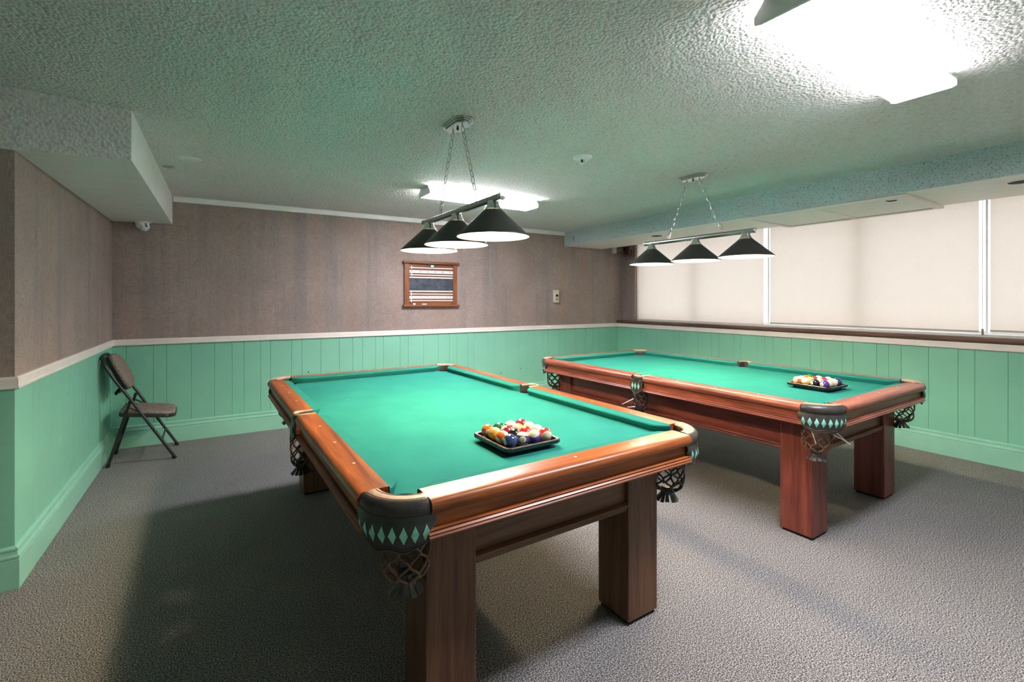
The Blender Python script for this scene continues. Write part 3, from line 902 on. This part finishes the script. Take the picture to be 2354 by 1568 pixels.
def fringe_mesh(cx, cy, z, h, seed):
    rnd = random.Random(seed); mb = MB()
    mb.lathe([(0.024, 0.012), (0.023, 0.0), (0.027, -0.006)], 16, center=(cx, cy, z), caps=True)
    N = 13
    for k in range(N):
        a = 2 * PI * k / N + rnd.uniform(-0.08, 0.08)
        hh = h * rnd.uniform(0.9, 1.05); fl_ = rnd.uniform(0.046, 0.056)
        wa = 0.46 / 2
        ring = []
        for r, zz, w in ((0.022, 0.0, wa), (0.032, -hh * 0.5, wa * 0.92), (fl_, -hh, wa * 0.80)):
            for s_ in (-1, 1):
                ring.append((cx + r * math.cos(a + s_ * w), cy + r * math.sin(a + s_ * w), z + zz))
        ring2 = [(cx + (x - cx) * 0.90, cy + (y - cy) * 0.90, zz) for x, y, zz in ring]
        vs = ring + ring2
        fs = [(0, 1, 3, 2), (2, 3, 5, 4), (6, 8, 9, 7), (8, 10, 11, 9), (0, 2, 8, 6), (2, 4, 10, 8), (1, 7, 9, 3), (3, 9, 11, 5), (4, 5, 11, 10)]
        mb.add(vs, fs)
    return mb

def pocket_corner(root, sx_, sy_, seed, ties):
    C = (0.165, 0.165)
    def P2(r, deg):       # corner coordinates -> table plan; deg 180 lies on the side rail, 270 on the end rail
        p = C[0] + r * math.cos(math.radians(deg)); q_ = C[1] + r * math.sin(math.radians(deg))
        return corner_pt(sx_, sy_, p, q_)
    path = []
    c0 = corner_pt(sx_, sy_, *C)
    for k in range(19):
        d = 180 + 90 * k / 18
        x, y = P2(1.0, d)
        nx, ny = x - c0[0], y - c0[1]
        path.append((c0[0], c0[1], nx, ny))
    sec = [(0.094, ZBED - 0.01), (0.094, ZT - 0.008), (0.097, ZT + 0.000), (0.104, ZT + 0.003), (0.124, ZT + 0.003), (0.139, ZT + 0.001), (0.149, ZT - 0.005), (0.156, ZT - 0.015), (0.158, ZT - 0.028), (0.154, ZT - 0.040), (0.143, ZT - 0.048), (0.110, ZT - 0.049)]
    pk = leather_lip(path, sec, (1, 2, 3, 4)).build('pocket', [M['leather_dark'], M['leather_lamplit']], root, angle=55)
    stt = MB()
    for r, z in ((0.108, ZT + 0.0035), (0.135, ZT + 0.002)):
        pts = [(*P2(r, 183 + 84 * k / 40), z + (0.0007 if k % 2 else 0)) for k in range(41)]
        stt.tube(pts, 0.0011, 4)
    stt.build('stitching', M['stitch'], pk)
    # shield under the lip
    sh = MB(); ns, nt_ = 44, 8
    def edge(s):       # lower edge depth below the lip, s 0..1 across
        c = abs(s - 0.5) * 2
        return 0.104 - 0.012 * (c ** 2) - 0.050 * max(0, (c - 0.72) / 0.28) ** 1.6 + 0.005 * math.cos(s * 2 * PI * 3)
    def surf(s, t_, out=0.0):
        deg = 173 + 104 * s
        r = 0.148 + 0.009 * math.sin(t_ * PI * 0.9) - 0.026 * max(0, t_ - 0.5) + out
        x, y = P2(r, deg)
        return (x, y, ZT - 0.040 - edge(s) * t_)
    g = [[surf(i / ns, j / nt_) for j in range(nt_ + 1)] for i in range(ns + 1)]
    g2 = [[surf(i / ns, j / nt_, -0.004) for j in range(nt_ + 1)] for i in range(ns + 1)]
    vs = [p for row in g for p in row] + [p for row in g2 for p in row]; W = nt_ + 1; O = (ns + 1) * W; fs = []
    for i in range(ns):
        for j in range(nt_):
            a = i * W + j
            fs += [(a, a + W, a + W + 1, a + 1), (O + a, O + a + 1, O + a + W + 1, O + a + W)]
        fs += [(i * W, O + i * W, O + (i + 1) * W, (i + 1) * W), (i * W + nt_, (i + 1) * W + nt_, O + (i + 1) * W + nt_, O + i * W + nt_)]
    for j in range(nt_):
        fs += [(j, j + 1, O + j + 1, O + j), (ns * W + j, O + ns * W + j, O + ns * W + j + 1, ns * W + j + 1)]
    sh.add(vs, fs, 0)
    for k in range(8):                        # pearly diamonds set into the leather
        s0 = 0.105 + 0.79 * k / 7; ds = 0.042
        E = 0.30; zc_, dz_ = 0.052, 0.026
        def at(s, dd): return surf(s, (dd) / edge(s), 0.0012)
        nd = 6
        dv = [at(s0 + (u_ - v_) * ds / nd, zc_ + (u_ + v_ - nd) * dz_ / nd) for u_ in range(nd + 1) for v_ in range(nd + 1)]
        sh.add(dv, [(u_ * (nd + 1) + v_, (u_ + 1) * (nd + 1) + v_, (u_ + 1) * (nd + 1) + v_ + 1, u_ * (nd + 1) + v_ + 1) for u_ in range(nd) for v_ in range(nd)], 1)
    sho = sh.build('shield', [M['leather_dark'], M['inlay']], pk, angle=50)
    bd = MB()
    bd.tube([surf(i / ns, 1.0, 0.0015) for i in range(ns + 1)], 0.0022, 5)
    bd.tube([surf(i / ns, 0.90, 0.001) for i in range(ns + 1)], 0.0012, 4)
    bd.build('shield_edging', M['leather_edge'], pk)
    ncx, ncy = corner_pt(sx_, sy_, 0.145, 0.145)
    zn = 0.520
    net_mesh(ncx, ncy, 0.690, zn, 0.070, seed).build('net', [M['leather_brown'] if seed in (3, 5) else M['leather_net']], pk, angle=70)
    fringe_mesh(ncx, ncy, zn + 0.004, 0.046, seed).build('fringe', M['fringe'], pk, smooth=False)
    for (p0, p1) in ties:
        MB().tube([(ncx + p0[0], ncy + p0[1], p0[2]), (ncx + (p0[0] + p1[0]) / 2, ncy + (p0[1] + p1[1]) / 2, (p0[2] + p1[2]) / 2 + 0.004), (ncx + p1[0], ncy + p1[1], p1[2])], [0.0035, 0.0028, 0.0016], 6).build('cable_tie', M['zip'], pk)
    return pk

def pocket_side(root, sx_, seed, ties, yo=0.008):
    path = []
    R = 0.043
    xs = [HX + 0.002, HX + 0.018, HX + 0.036, HX + 0.052]
    for x in xs: path.append((sx_ * x, yo - R, 0, -1))
    for k in range(1, 14):
        a = math.radians(-90 + 180 * k / 14)
        path.append((sx_ * (HX + 0.052 + R * math.cos(a)), yo + R * math.sin(a), sx_ * math.cos(a), math.sin(a)))
    for x in reversed(xs): path.append((sx_ * x, yo + R, 0, 1))
    sec = [(-0.008, ZBED - 0.01), (-0.008, ZT - 0.006), (-0.005, ZT + 0.002), (0.0, ZT + 0.004), (0.006, ZT + 0.002), (0.011, ZT - 0.006), (0.013, ZT - 0.020), (0.012, ZT - 0.036), (0.008, ZT - 0.044), (0.0, ZT - 0.046)]
    pk = leather_lip(path, sec, (1, 2, 3, 4)).build('pocket', [M['leather_dark'], M['leather_lamplit']], root, angle=55)
    sh = MB()
    w = 0.052; xo = HX + 0.108
    def bulge(y): return xo + 0.004 - 0.35 * (y / w) ** 2 * 0.03
    outline = [(-w, 0.0), (w, 0.0), (w * 1.04, -0.03), (w, -0.070), (w * 0.72, -0.084), (w * 0.30, -0.098), (0, -0.108), (-w * 0.30, -0.098), (-w * 0.72, -0.084), (-w, -0.070), (-w * 1.04, -0.03)]
    z0 = ZT - 0.032
    n = len(outline)
    vs = [(sx_ * bulge(y), yo + y, z0 + z) for y, z in outline] + [(sx_ * (bulge(y) - 0.006), yo + y, z0 + z) for y, z in outline] + [(sx_ * bulge(0), yo, z0 - 0.05), (sx_ * (bulge(0) - 0.006), yo, z0 - 0.05)]
    fs = [(i, (i + 1) % n, 2 * n) for i in range(n)] + [(n + (i + 1) % n, n + i, 2 * n + 1) for i in range(n)] + [(i, (i + 1) % n, n + (i + 1) % n, n + i) for i in range(n)]
    sh.add(vs, fs, 0)
    for yy in (-0.029, 0.0, 0.029):
        X = bulge(yy) + 0.002
        sh.add([(sx_ * X, yo + yy, z0 - 0.018), (sx_ * X, yo + yy + 0.0115, z0 - 0.044), (sx_ * X, yo + yy, z0 - 0.070), (sx_ * X, yo + yy - 0.0115, z0 - 0.044)], [(0, 1, 2, 3)], 1)
    sh.build('shield', [M['leather_dark'], M['inlay']], pk, smooth=False)
    MB().tube([(sx_ * (bulge(y) + 0.0005), yo + y * 1.0, z0 + z) for y, z in outline], 0.0022, 5, closed=True).build('shield_edging', M['leather_edge'], pk)
    ncx, ncy = sx_ * (HX + 0.058), yo
    zn = 0.535
    net_mesh(ncx, ncy, 0.695, zn, 0.050, seed, N=7).build('net', M['leather_brown'] if seed % 2 else M['leather_net'], pk, angle=70)
    fringe_mesh(ncx, ncy, zn + 0.004, 0.040, seed).build('fringe', M['leather_net'], pk, smooth=False)
    for (p0, p1) in ties:
        MB().tube([(ncx + p0[0], ncy + p0[1], p0[2]), (ncx + p1[0], ncy + p1[1], p1[2])], [0.0035, 0.0018], 6).build('cable_tie', M['zip'], pk)
    return pk

M['leather_net'] = plain('black_net_leather', (0.020, 0.018, 0.017), 0.4, var=0.3, vscale=30)
M['fringe'] = plain('grey_leather_fringe', (0.075, 0.070, 0.065), 0.45, var=0.3, vscale=40)
M['leather_edge'] = plain('leather_piping', (0.10, 0.09, 0.08), 0.4)

def pool_table(cx, cy, label, wk, lx, ly, ties):
    W = lambda ax: M['wood%s%s' % (wk, ax)]
    G = lambda ax: M['leg%s%s' % (wk, ax)]
    t = thing('pool_table', label, 'pool table', (cx, cy, 0), group='leather pocket pool tables')
    # bed with pocket cut-outs
    poly = []
    ex, ey = HX - 0.004, HY - 0.004
    cr = 0.066
    for sx_, sy_, a0 in ((1, -1, 180), (1, 1, 270), (-1, 1, 0), (-1, -1, 90)):
        c_ = corner_pt(sx_, sy_, 0.128, 0.128)
        pts = arc(c_[0], c_[1], cr, a0 + 3, a0 - 93, 10)
        # keep points that lie inside the bed rectangle
        poly += [(max(-ex, min(ex, x)), max(-ey, min(ey, y))) for x, y in pts]
        if (sx_, sy_) == (1, -1):
            poly += [(max(-ex, min(ex, x)), y) for x, y in arc(HX + 0.012, 0.008, 0.045, 250, 110, 8)]
        if (sx_, sy_) == (-1, 1):
            poly += [(max(-ex, min(ex, x)), y) for x, y in arc(-HX - 0.012, 0.008, 0.045, 70, -70, 8)]
    bed = MB()
    n = len(poly)
    bed.add([(x, y, ZBED) for x, y in poly] + [(x, y, ZBED - 0.035) for x, y in poly], [tuple(range(n))], 0)
    bed.add([(x, y, ZBED) for x, y in poly] + [(x, y, ZBED - 0.035) for x, y in poly], [tuple(range(2 * n - 1, n - 1, -1))] + [(i, (i + 1) % n, (i + 1) % n + n, i + n) for i in range(n)], 1)
    bo_ = bed.build('playing_bed', [M['felt'], M['felt_edge']], t, smooth=False)
    tri = bo_.modifiers.new('tri', 'TRIANGULATE')
    # frame under the bed
    fx, fy = lx - 0.03, ly - 0.03
    MB().box((-fx, -fy, 0.66), (fx, fy, 0.718)).build('bed_frame', G('x'), t, smooth=False)
    cc, cs = 0.168, 0.056
    segs = [('y', -OY + cc, 0.008 - cs, -1, 'c', 's'), ('y', 0.008 + cs, OY - cc, -1, 's', 'c'), ('y', -OY + cc, 0.008 - cs, 1, 'c', 's'), ('y', 0.008 + cs, OY - cc, 1, 's', 'c'),
            ('x', -OX + cc, OX - cc, -1, 'c', 'c'), ('x', -OX + cc, OX - cc, 1, 'c', 'c')]
    for ax, a, b, side, ka, kb in segs:
        base = HX if ax == 'y' else HY
        r = run(MB(), a, b, ax, side, base, RAIL_PROF, ZT).build('rail', W(ax), t, angle=60)
        L_ = b - a
        spots = [0.24, 0.5, 0.76] if L_ > 1.05 and ax == 'y' else ([0.25, 0.5, 0.75] if ax == 'x' else [0.25, 0.5, 0.75])
        for f_ in spots:
            p = a + L_ * f_; w0 = side * (base + 0.036)
            c3 = (w0, p) if ax == 'y' else (p, w0)
            MB().prism(arc(c3[0], c3[1], 0.0055, 0, 330, 11), ZT - 0.001, ZT + 0.0006).build('rail_sight', M['bone'], r, smooth=False)
        cushion(a - 0.006, b + 0.006, ax, side, base, ka, kb).build('cushion', M['felt_edge'], t, angle=28)
        run(MB(), a - 0.006, b + 0.006, ax, side, base, FASCIA_PROF, ZT).build('fascia_moulding', W(ax), t, angle=30)
    # aprons between the legs
    LW = 0.180
    for side in (-1, 1):
        ax_ = lx - 0.022
        a, b = -ly + LW - 0.01, ly - LW + 0.01
        m = MB().box((side * (ax_ - 0.025), a, 0.49), (side * ax_, b, 0.684))
        ap = m.build('apron', G('y'), t, smooth=False)
        run(MB(), a, b, 'y', side, ax_, APRON_MOULD, 0.474).build('apron_moulding', G('y'), ap, angle=30)
        ay_ = ly - 0.022
        a, b = -lx + LW - 0.01, lx - LW + 0.01
        m = MB().box((a, side * (ay_ - 0.025), 0.49), (b, side * ay_, 0.684))
        ap = m.build('apron', G('x'), t, smooth=False)
        run(MB(), a, b, 'x', side, ay_, APRON_MOULD, 0.474).build('apron_moulding', G('x'), ap, angle=30)
        for sy_ in (-1, 1):
            x0_, x1_ = sorted((side * lx, side * (lx - LW))); y0_, y1_ = sorted((sy_ * ly, sy_ * (ly - LW)))
            lg = MB().box((x0_, y0_, 0.014), (x1_, y1_, 0.684)).build('leg', G('z'), t, smooth=False, bevel=0.005)
            MB().box((x0_ + 0.010, y0_ + 0.010, 0.0), (x1_ - 0.010, y1_ - 0.010, 0.015)).build('leg_foot', M['black'], lg, smooth=False)
    k = 0
    for sx_ in (-1, 1):
        for sy_ in (-1, 1):
            k += 1
            pocket_corner(t, sx_, sy_, k + (2 if wk == '2' else 4), ties.get((sx_, sy_), ()))
        pocket_side(t, sx_, 11 + k + (1 if wk == '2' else 0), ties.get((sx_, 0), ()))
    return t

pool_table(1.118, 2.544, 'nearer pool table with orange-brown rails, standing in the foreground', '1', 0.540, 1.168, {})
pool_table(3.457, 2.435, 'farther red mahogany pool table standing in front of the windows', '2', 0.588, 1.140,
           {(-1, -1): (((0.01, -0.07, 0.655), (0.095, -0.12, 0.575)), ((0.02, -0.072, 0.625), (0.10, -0.125, 0.572)), ((-0.072, 0.0, 0.66), (-0.078, -0.03, 0.58))),
            (-1, 0): (((-0.05, 0.02, 0.62), (-0.09, 0.10, 0.568)), ((-0.045, 0.0, 0.565), (-0.085, 0.05, 0.555))),
            (-1, 1): (((-0.06, 0.02, 0.665), (-0.10, 0.085, 0.668)),)})

# ------------------------------------------------------------------ ball trays and balls
BR_ = 0.0282
def ball_material(col, stripe):
    m, nt, b = new_mat('ball_resin')
    setc(b, col, 0.08, spec=0.6, coat=0.6)
    cream = (0.78, 0.66, 0.46)
    tc = nt.nodes.new('ShaderNodeTexCoord')
    nrm = nt.nodes.new('ShaderNodeVectorMath'); nrm.operation = 'NORMALIZE'
    nt.links.new(tc.outputs['Object'], nrm.inputs[0])
    sp = nt.nodes.new('ShaderNodeSeparateXYZ'); nt.links.new(nrm.outputs[0], sp.inputs[0])
    def absgt(sock, thr):
        a = nt.nodes.new('ShaderNodeMath'); a.operation = 'ABSOLUTE'; nt.links.new(sock, a.inputs[0])
        g = nt.nodes.new('ShaderNodeMath'); g.operation = 'GREATER_THAN'; g.inputs[1].default_value = thr
        nt.links.new(a.outputs[0], g.inputs[0]); return g.outputs[0]
    c = col
    if stripe: c = mix(nt, absgt(sp.outputs['Z'], 0.52), col, cream)
    c = mix(nt, absgt(sp.outputs['X'], 0.875), c, cream)
    if not isinstance(c, tuple): nt.links.new(c, b.inputs['Base Color'])
    return m
PAL = {'yellow': (0.80, 0.42, 0.06), 'blue': (0.03, 0.055, 0.16), 'red': (0.62, 0.025, 0.02), 'purple': (0.10, 0.035, 0.26), 'orange': (0.78, 0.16, 0.015),
       'green': (0.015, 0.17, 0.055), 'maroon': (0.30, 0.018, 0.035), 'black': (0.012, 0.010, 0.010)}
BM = {}
for k_, c_ in PAL.items():
    BM[(k_, 0)] = ball_material(c_, False); BM[(k_, 1)] = ball_material(c_, True)
BM[('cue', 0)] = plain('cream_ball', (0.78, 0.68, 0.50), 0.08, coat=0.6, var=0.02)
NUM = {('yellow', 0): '1', ('blue', 0): '2', ('red', 0): '3', ('purple', 0): '4', ('orange', 0): '5', ('green', 0): '6', ('maroon', 0): '7', ('black', 0): '8',
       ('yellow', 1): '9', ('blue', 1): '10', ('red', 1): '11', ('purple', 1): '12', ('orange', 1): '13', ('green', 1): '14', ('maroon', 1): '15'}
def sphere_mesh():
    me = bpy.data.meshes.new('ball')
    bm = bmesh.new(); bmesh.ops.create_uvsphere(bm, u_segments=32, v_segments=20, radius=BR_)
    for f in bm.faces: f.smooth = True
    bm.to_mesh(me); bm.free(); return me
NUMMESH = {}
def numeral(txt):
    if txt in NUMMESH: return NUMMESH[txt]
    vs, fs = text_mesh(txt, 0.017 if len(txt) == 1 else 0.014)
    mb = MB()
    for s_ in (1, -1):
        pts = []
        for v in vs:
            y, z = v.x, v.y
            r = BR_ + 0.0002
            x = math.sqrt(max(1e-8, r * r - y * y - z * z))
            pts.append((s_ * x, s_ * y, z))
        mb.add(pts, fs)
    me = bpy.data.meshes.new('numeral'); me.from_pydata(mb.v, [], mb.f); me.materials.append(M['black'])
    NUMMESH[txt] = me; return me
BASE = sphere_mesh()
BMESH = {}
def ball(kind, loc, label, group, pole, num_dir):
    if kind not in BMESH:
        me = BASE.copy(); me.materials.append(BM[kind]); BMESH[kind] = me
    o = bpy.data.objects.new('cue_ball' if kind[0] == 'cue' else 'billiard_ball', BMESH[kind])
    COL.objects.link(o); o.location = loc
    z = Vector(pole).normalized(); x = Vector(num_dir); x = (x - z * x.dot(z)).normalized(); y = z.cross(x)
    o.rotation_euler = Matrix(((x.x, y.x, z.x), (x.y, y.y, z.y), (x.z, y.z, z.z))).to_euler()
    tag(o, label, 'ball', group)
    if kind in NUM:
        c = bpy.data.objects.new('numeral', numeral(NUM[kind])); COL.objects.link(c); c.parent = o
    return o

def tray(cx, cy, rz, label):
    t = thing('ball_tray', label, 'tray', (cx, cy, ZBED), rz, group='black plastic ball trays')
    def rr(w, h, c, z):
        return [(-w + c, -h, z), (w - c, -h, z), (w - c * 0.3, -h + c * 0.3, z), (w, -h + c, z), (w, h - c, z), (w - c * 0.3, h - c * 0.3, z), (w - c, h, z), (-w + c, h, z), (-w + c * 0.3, h - c * 0.3, z), (-w, h - c, z), (-w, -h + c, z), (-w + c * 0.3, -h + c * 0.3, z)]
    W_, H_ = 0.135, 0.140
    out = [rr(W_ - 0.030, H_ - 0.030, 0.012, 0.002), rr(W_ - 0.030, H_ - 0.030, 0.012, 0.014), rr(W_ - 0.004, H_ - 0.004, 0.020, 0.018), rr(W_, H_, 0.022, 0.022), rr(W_, H_, 0.022, 0.033), rr(W_ - 0.003, H_ - 0.003, 0.021, 0.0355)]
    m = MB().loft(out, True, False, 0)
    m.loft([rr(W_ - 0.003, H_ - 0.003, 0.021, 0.0355), rr(W_ - 0.012, H_ - 0.012, 0.018, 0.0345)], True, False, 1)
    m.loft([rr(W_ - 0.012, H_ - 0.012, 0.018, 0.0345), rr(W_ - 0.018, H_ - 0.018, 0.015, 0.019)], True, False, 0)
    n = 12
    m.add(rr(W_ - 0.018, H_ - 0.018, 0.015, 0.019), [tuple(range(n))], 0)
    m.add(rr(W_ - 0.030, H_ - 0.030, 0.012, 0.002), [tuple(range(n - 1, -1, -1))], 0)
    m.build('tray_body', [M['black_plastic'], M['rim_plastic']], t, smooth=False)
    f = MB()
    for a in (-1, 1):
        for b in (-1, 1):
            f.box((a * (W_ - 0.05) - 0.012, b * (H_ - 0.05) - 0.012, 0.0005), (a * (W_ - 0.05) + 0.012, b * (H_ - 0.05) + 0.012, 0.004))
    f.build('feet', M['black'], t, smooth=False)
    return t
tray(1.100, 1.652, 0, 'black tray of balls on the nearer pool table')
tray(3.532, 1.567, math.radians(-1.5), 'black tray of balls on the farther pool table')

zb_ = ZBED + 0.0195 + BR_
V = Vector((-0.5, -0.78, 0.36))      # roughly towards the viewer
up = (0, 0, 1); side_ = (0.9, -0.4, 0.1)
T1B = [  # rows from the near side; (kind, description, pole, number direction)
 [(('blue', 0), 'dark blue solid ball', up, (1, -0.1, -0.1)), (('blue', 1), 'dark blue ball with cream top', (0.15, 0.1, 1), (-0.6, -1, -0.25)), (('purple', 1), 'purple ball with wide cream top', (-0.3, -0.3, 1), (1, 0, 0)), (('red', 1), 'red striped ball with cream cap low in front', (-0.2, -0.9, -0.25), (1, 0, 0.3))],
 [(('orange', 1), 'orange striped ball with cream side', (0.8, -0.25, 0.7), (0, 1, 0)), (('black', 0), 'black eight ball', up, (-0.2, 0.6, 1)), (('red', 0), 'bright red solid ball', up, (0.3, 1, 0.2)), (('cue', 0), 'plain cream cue ball', up, (1, 0, 0))],
 [(('yellow', 0), 'yellow solid ball, number on top', (1, 0.3, 0), (0.15, -0.25, 1)), (('maroon', 0), 'crimson ball with left-facing cream number circle', (0.3, 1, 0), (-0.65, -0.6, 0.62)), (('yellow', 1), 'yellow striped ball seen from its yellow band', (1, 0.35, -0.25), (0, 1, 0)), (('green', 1), 'mostly cream striped ball', (-0.3, -0.7, 0.75), (1, 0, 0))],
 [(('orange', 0), 'orange solid ball', up, (0.5, 1, 0)), (('green', 0), 'green solid ball', up, (1, 0.4, -0.1)), (('maroon', 1), 'dark red striped ball with cream top', (0.0, -0.1, 1), (0, 1, 0)), (('purple', 0), 'plum ball with its cream number circle on the right', (0, 0, 1), (0.75, -0.75, 0.30))],
]
PAL2 = {}
rown = ['nearest row', 'second row', 'third row', 'farthest row']
colp = ['left end', 'second from left', 'third from left', 'right end']
g1 = 'balls in the tray on the nearer table'; g2 = 'balls in the tray on the farther table'
# the plum ball of the first tray is redder than the second tray's purple one
BM[('purple', 0, 'plum')] = ball_material((0.34, 0.03, 0.06), False)
NUM[('purple', 0, 'plum')] = '4'
for j in range(4):
    for i in range(4):
        kind, d, pole, nd = T1B[j][i]
        if kind == ('purple', 0): kind = ('purple', 0, 'plum')
        ball(kind, (1.100 + (i - 1.5) * 0.0575, 1.652 + (j - 1.5) * 0.0585, zb_), '%s, %s, %s, nearer tray' % (d, rown[j], colp[i]), g1, pole, nd)
T2B = [
 [(('purple', 0), 'bright purple solid ball', up, (-1, 0.3, -0.2)), (('red', 1), 'cream sided striped ball', (-0.5, -0.8, 0.3), (1, 0, 0)), (('cue', 0), 'plain cream cue ball', up, (1, 0, 0)), (('blue', 0), 'blue solid ball with a pale left side', up, (-1, 0.1, 0.3))],
 [(('black', 0), 'black eight ball', up, (-0.5, 0.3, 1)), (('maroon', 1), 'cream faced striped ball', (-0.6, -0.6, 0.6), (0, 0.3, -1)), (('red', 0), 'red solid ball', up, (-0.5, -0.5, 0.8)), (('purple', 1), 'cream striped ball', (-0.5, -0.7, 0.5), (1, 0, 0))],
 [(('yellow', 1), 'yellow striped ball with cream left side', (-0.6, 0.2, 0.8), (0.2, -1, -0.15)), (('yellow', 0), 'yellow solid ball', up, (1, 0.5, 0)), (('maroon', 0), 'dark red solid ball', up, (0, 1, 0.3)), (('blue', 1), 'cream ball with a dark blue stripe', (-0.7, -0.5, 0.2), (0, 0.8, 1))],
 [(('orange', 1), 'orange ball with cream top', (0.1, 0, 1), (1, 0, 0)), (('green', 1), 'green striped ball with cream left side', (-0.9, -0.1, 0.45), (0, 1, 0)), (('orange', 0), 'orange solid ball', up, (0, 1, 0)), (('green', 0, 'x'), 'cream topped ball', up, (0, 0, 1))],
]
BM[('green', 0, 'x')] = BM[('green', 0)]; NUM[('green', 0, 'x')] = '6'
for j in range(4):
    for i in range(4):
        kind, d, pole, nd = T2B[j][i]
        a = math.radians(-1.5); dx, dy_ = (i - 1.5) * 0.0575, (j - 1.5) * 0.0585
        ball(kind, (3.532 + dx * math.cos(a) - dy_ * math.sin(a), 1.567 + dx * math.sin(a) + dy_ * math.cos(a), zb_), '%s, %s, %s, farther tray' % (d, rown[j], colp[i]), g2, pole, nd)

# ------------------------------------------------------------------ folding chair
ch = thing('folding_chair', 'black metal folding chair with brown tweed pads in the left corner', 'chair', (-0.43, 5.20, 0))
CX, CY = -0.43, 5.20
yn, yf = 4.982 - CY, 5.425 - CY
def cxz(x, z, y): return (x - CX, y, z)
# front legs and back frame are one bent tube, split at the hinge so that each leg is its own part
hz = [(-0.210, 0.012), (-0.445, 0.424), (-0.512, 0.545)]
for y in (yn, yf):
    MB().tube([cxz(x, z, y) for x, z in hz], 0.0115, 10).build('leg', M['black_metal'], ch)
    MB().tube([cxz(-0.208, 0.0, y), cxz(-0.222, 0.026, y)], 0.0145, 10).build('rubber_foot', M['black'], ch)
    yi = y + (0.018 if y < 0 else -0.018)
    MB().tube([cxz(-0.655, 0.012, yi), cxz(-0.585, 0.26, yi), cxz(-0.514, 0.525, yi)], 0.0115, 10).build('leg', M['black_metal'], ch)
    MB().tube([cxz(-0.657, 0.0, yi), cxz(-0.650, 0.028, yi)], 0.0145, 10).build('rubber_foot', M['black'], ch)
    MB().tube([cxz(-0.525, 0.470, yi), cxz(-0.462, 0.432, yi)], 0.007, 8).build('hinge_link', M['black_metal'], ch)
top = []
up_pts = [(-0.512, 0.545), (-0.57, 0.640), (-0.626, 0.735), (-0.665, 0.815)]
left = [cxz(x, z, yn) for x, z in up_pts]; right = [cxz(x, z, yf) for x, z in reversed(up_pts)]
arch = []
for k in range(1, 12):
    a = PI - PI * k / 12
    yy = (yn + yf) / 2 + (yf - yn) / 2 * math.copysign(abs(math.cos(a)) ** 0.7, math.cos(a)); s_ = math.sin(a) ** 0.7
    arch.append(cxz(-0.668 - 0.036 * s_, 0.822 + 0.078 * s_, yy))
MB().tube(left + arch + right, 0.0115, 10).build('back_frame', M['black_metal'], ch)
MB().tube([cxz(-0.300, 0.170, yn), cxz(-0.300, 0.170, yf)], 0.007, 8).build('crossbar', M['black_metal'], ch)
MB().tube([cxz(-0.612, 0.165, yn + 0.018), cxz(-0.612, 0.165, yf - 0.018)], 0.007, 8).build('crossbar', M['black_metal'], ch)
# seat: tilted pad with rounded front corners
def seat_ring(dz, inset):
    pts = []
    x0, x1, y0_, y1_ = -0.590 + inset, -0.208 - inset, yn + 0.020 + inset, yf - 0.020 - inset
    rf, rb_ = 0.075, 0.03
    for cxx, cyy, r, a0 in ((x1 - rf, y1_ - rf, rf, 0), (x0 + rb_, y1_ - rb_, rb_, 90), (x0 + rb_, y0_ + rb_, rb_, 180), (x1 - rf, y0_ + rf, rf, 270)):
        for k in range(7):
            a = math.radians(a0 + 90 * k / 6)
            x = cxx + r * math.cos(a); y = cyy + r * math.sin(a)
            z = 0.400 - 0.055 * (x + 0.59) / 0.38 + dz
            pts.append((x - CX, y, z))
    return pts
MB().loft([seat_ring(0.0, 0.008), seat_ring(0.004, 0), seat_ring(0.030, 0), seat_ring(0.034, 0.003)]).build('seat_pan', M['black_metal'], ch, angle=40)
st_ = MB().loft([seat_ring(0.033, 0.004), seat_ring(0.046, 0.008), seat_ring(0.054, 0.025), seat_ring(0.059, 0.06), seat_ring(0.061, 0.12)]).build('seat', M['chairfabric'], ch, angle=60)
# back pad, leaning with the frame
ax_ = Vector((-0.545, 0, 0.600)); bx_ = Vector((-0.676, 0, 0.893)); tt = (bx_ - ax_); Lb = tt.length; tt.normalize(); nn_ = Vector((tt.z, 0, -tt.x))
def pad_ring(w, off):
    pts = []
    yc = (yn + yf) / 2; hw = (yf - yn) / 2 - 0.012
    for k in range(32):
        a = 2 * PI * k / 32
        u = math.copysign(abs(math.cos(a)) ** 0.62, math.cos(a)) * hw * w; v = math.copysign(abs(math.sin(a)) ** 0.62, math.sin(a)) * Lb / 2 * w
        p = ax_ + tt * (Lb / 2 + v) + nn_ * (off + 0.018 * (u / hw) ** 2)
        pts.append((p.x - CX, yc + u, p.z))
    return pts
MB().loft([pad_ring(0.98, 0.004), pad_ring(1.0, 0.014), pad_ring(0.97, 0.030), pad_ring(0.85, 0.040), pad_ring(0.5, 0.045)]).build('backrest', M['chairfabric'], ch, angle=60)
MB().loft([pad_ring(0.95, 0.006), pad_ring(1.0, -0.002), pad_ring(0.96, -0.016), pad_ring(0.8, -0.024), pad_ring(0.4, -0.028)]).build('back_cover', M['black_metal'], ch, angle=60)
fl2 = MB()
nf = 14
r0 = [(-0.558 - CX - 0.014, yn + 0.03 + (yf - yn - 0.06) * k / nf, 0.655) for k in range(nf + 1)]
r1 = [(-0.615 - CX + 0.012 * math.sin(k * 1.7), yn + 0.03 + (yf - yn - 0.06) * k / nf, 0.585 + 0.012 * math.sin(k * 2.3)) for k in range(nf + 1)]
fl2.loft([r0, r1, [(x + 0.012, y, z) for x, y, z in r1], [(x + 0.02, y, z + 0.004) for x, y, z in r0]], closed=False, caps=False)
fl2.build('torn_cover_flap', M['black'], ch)
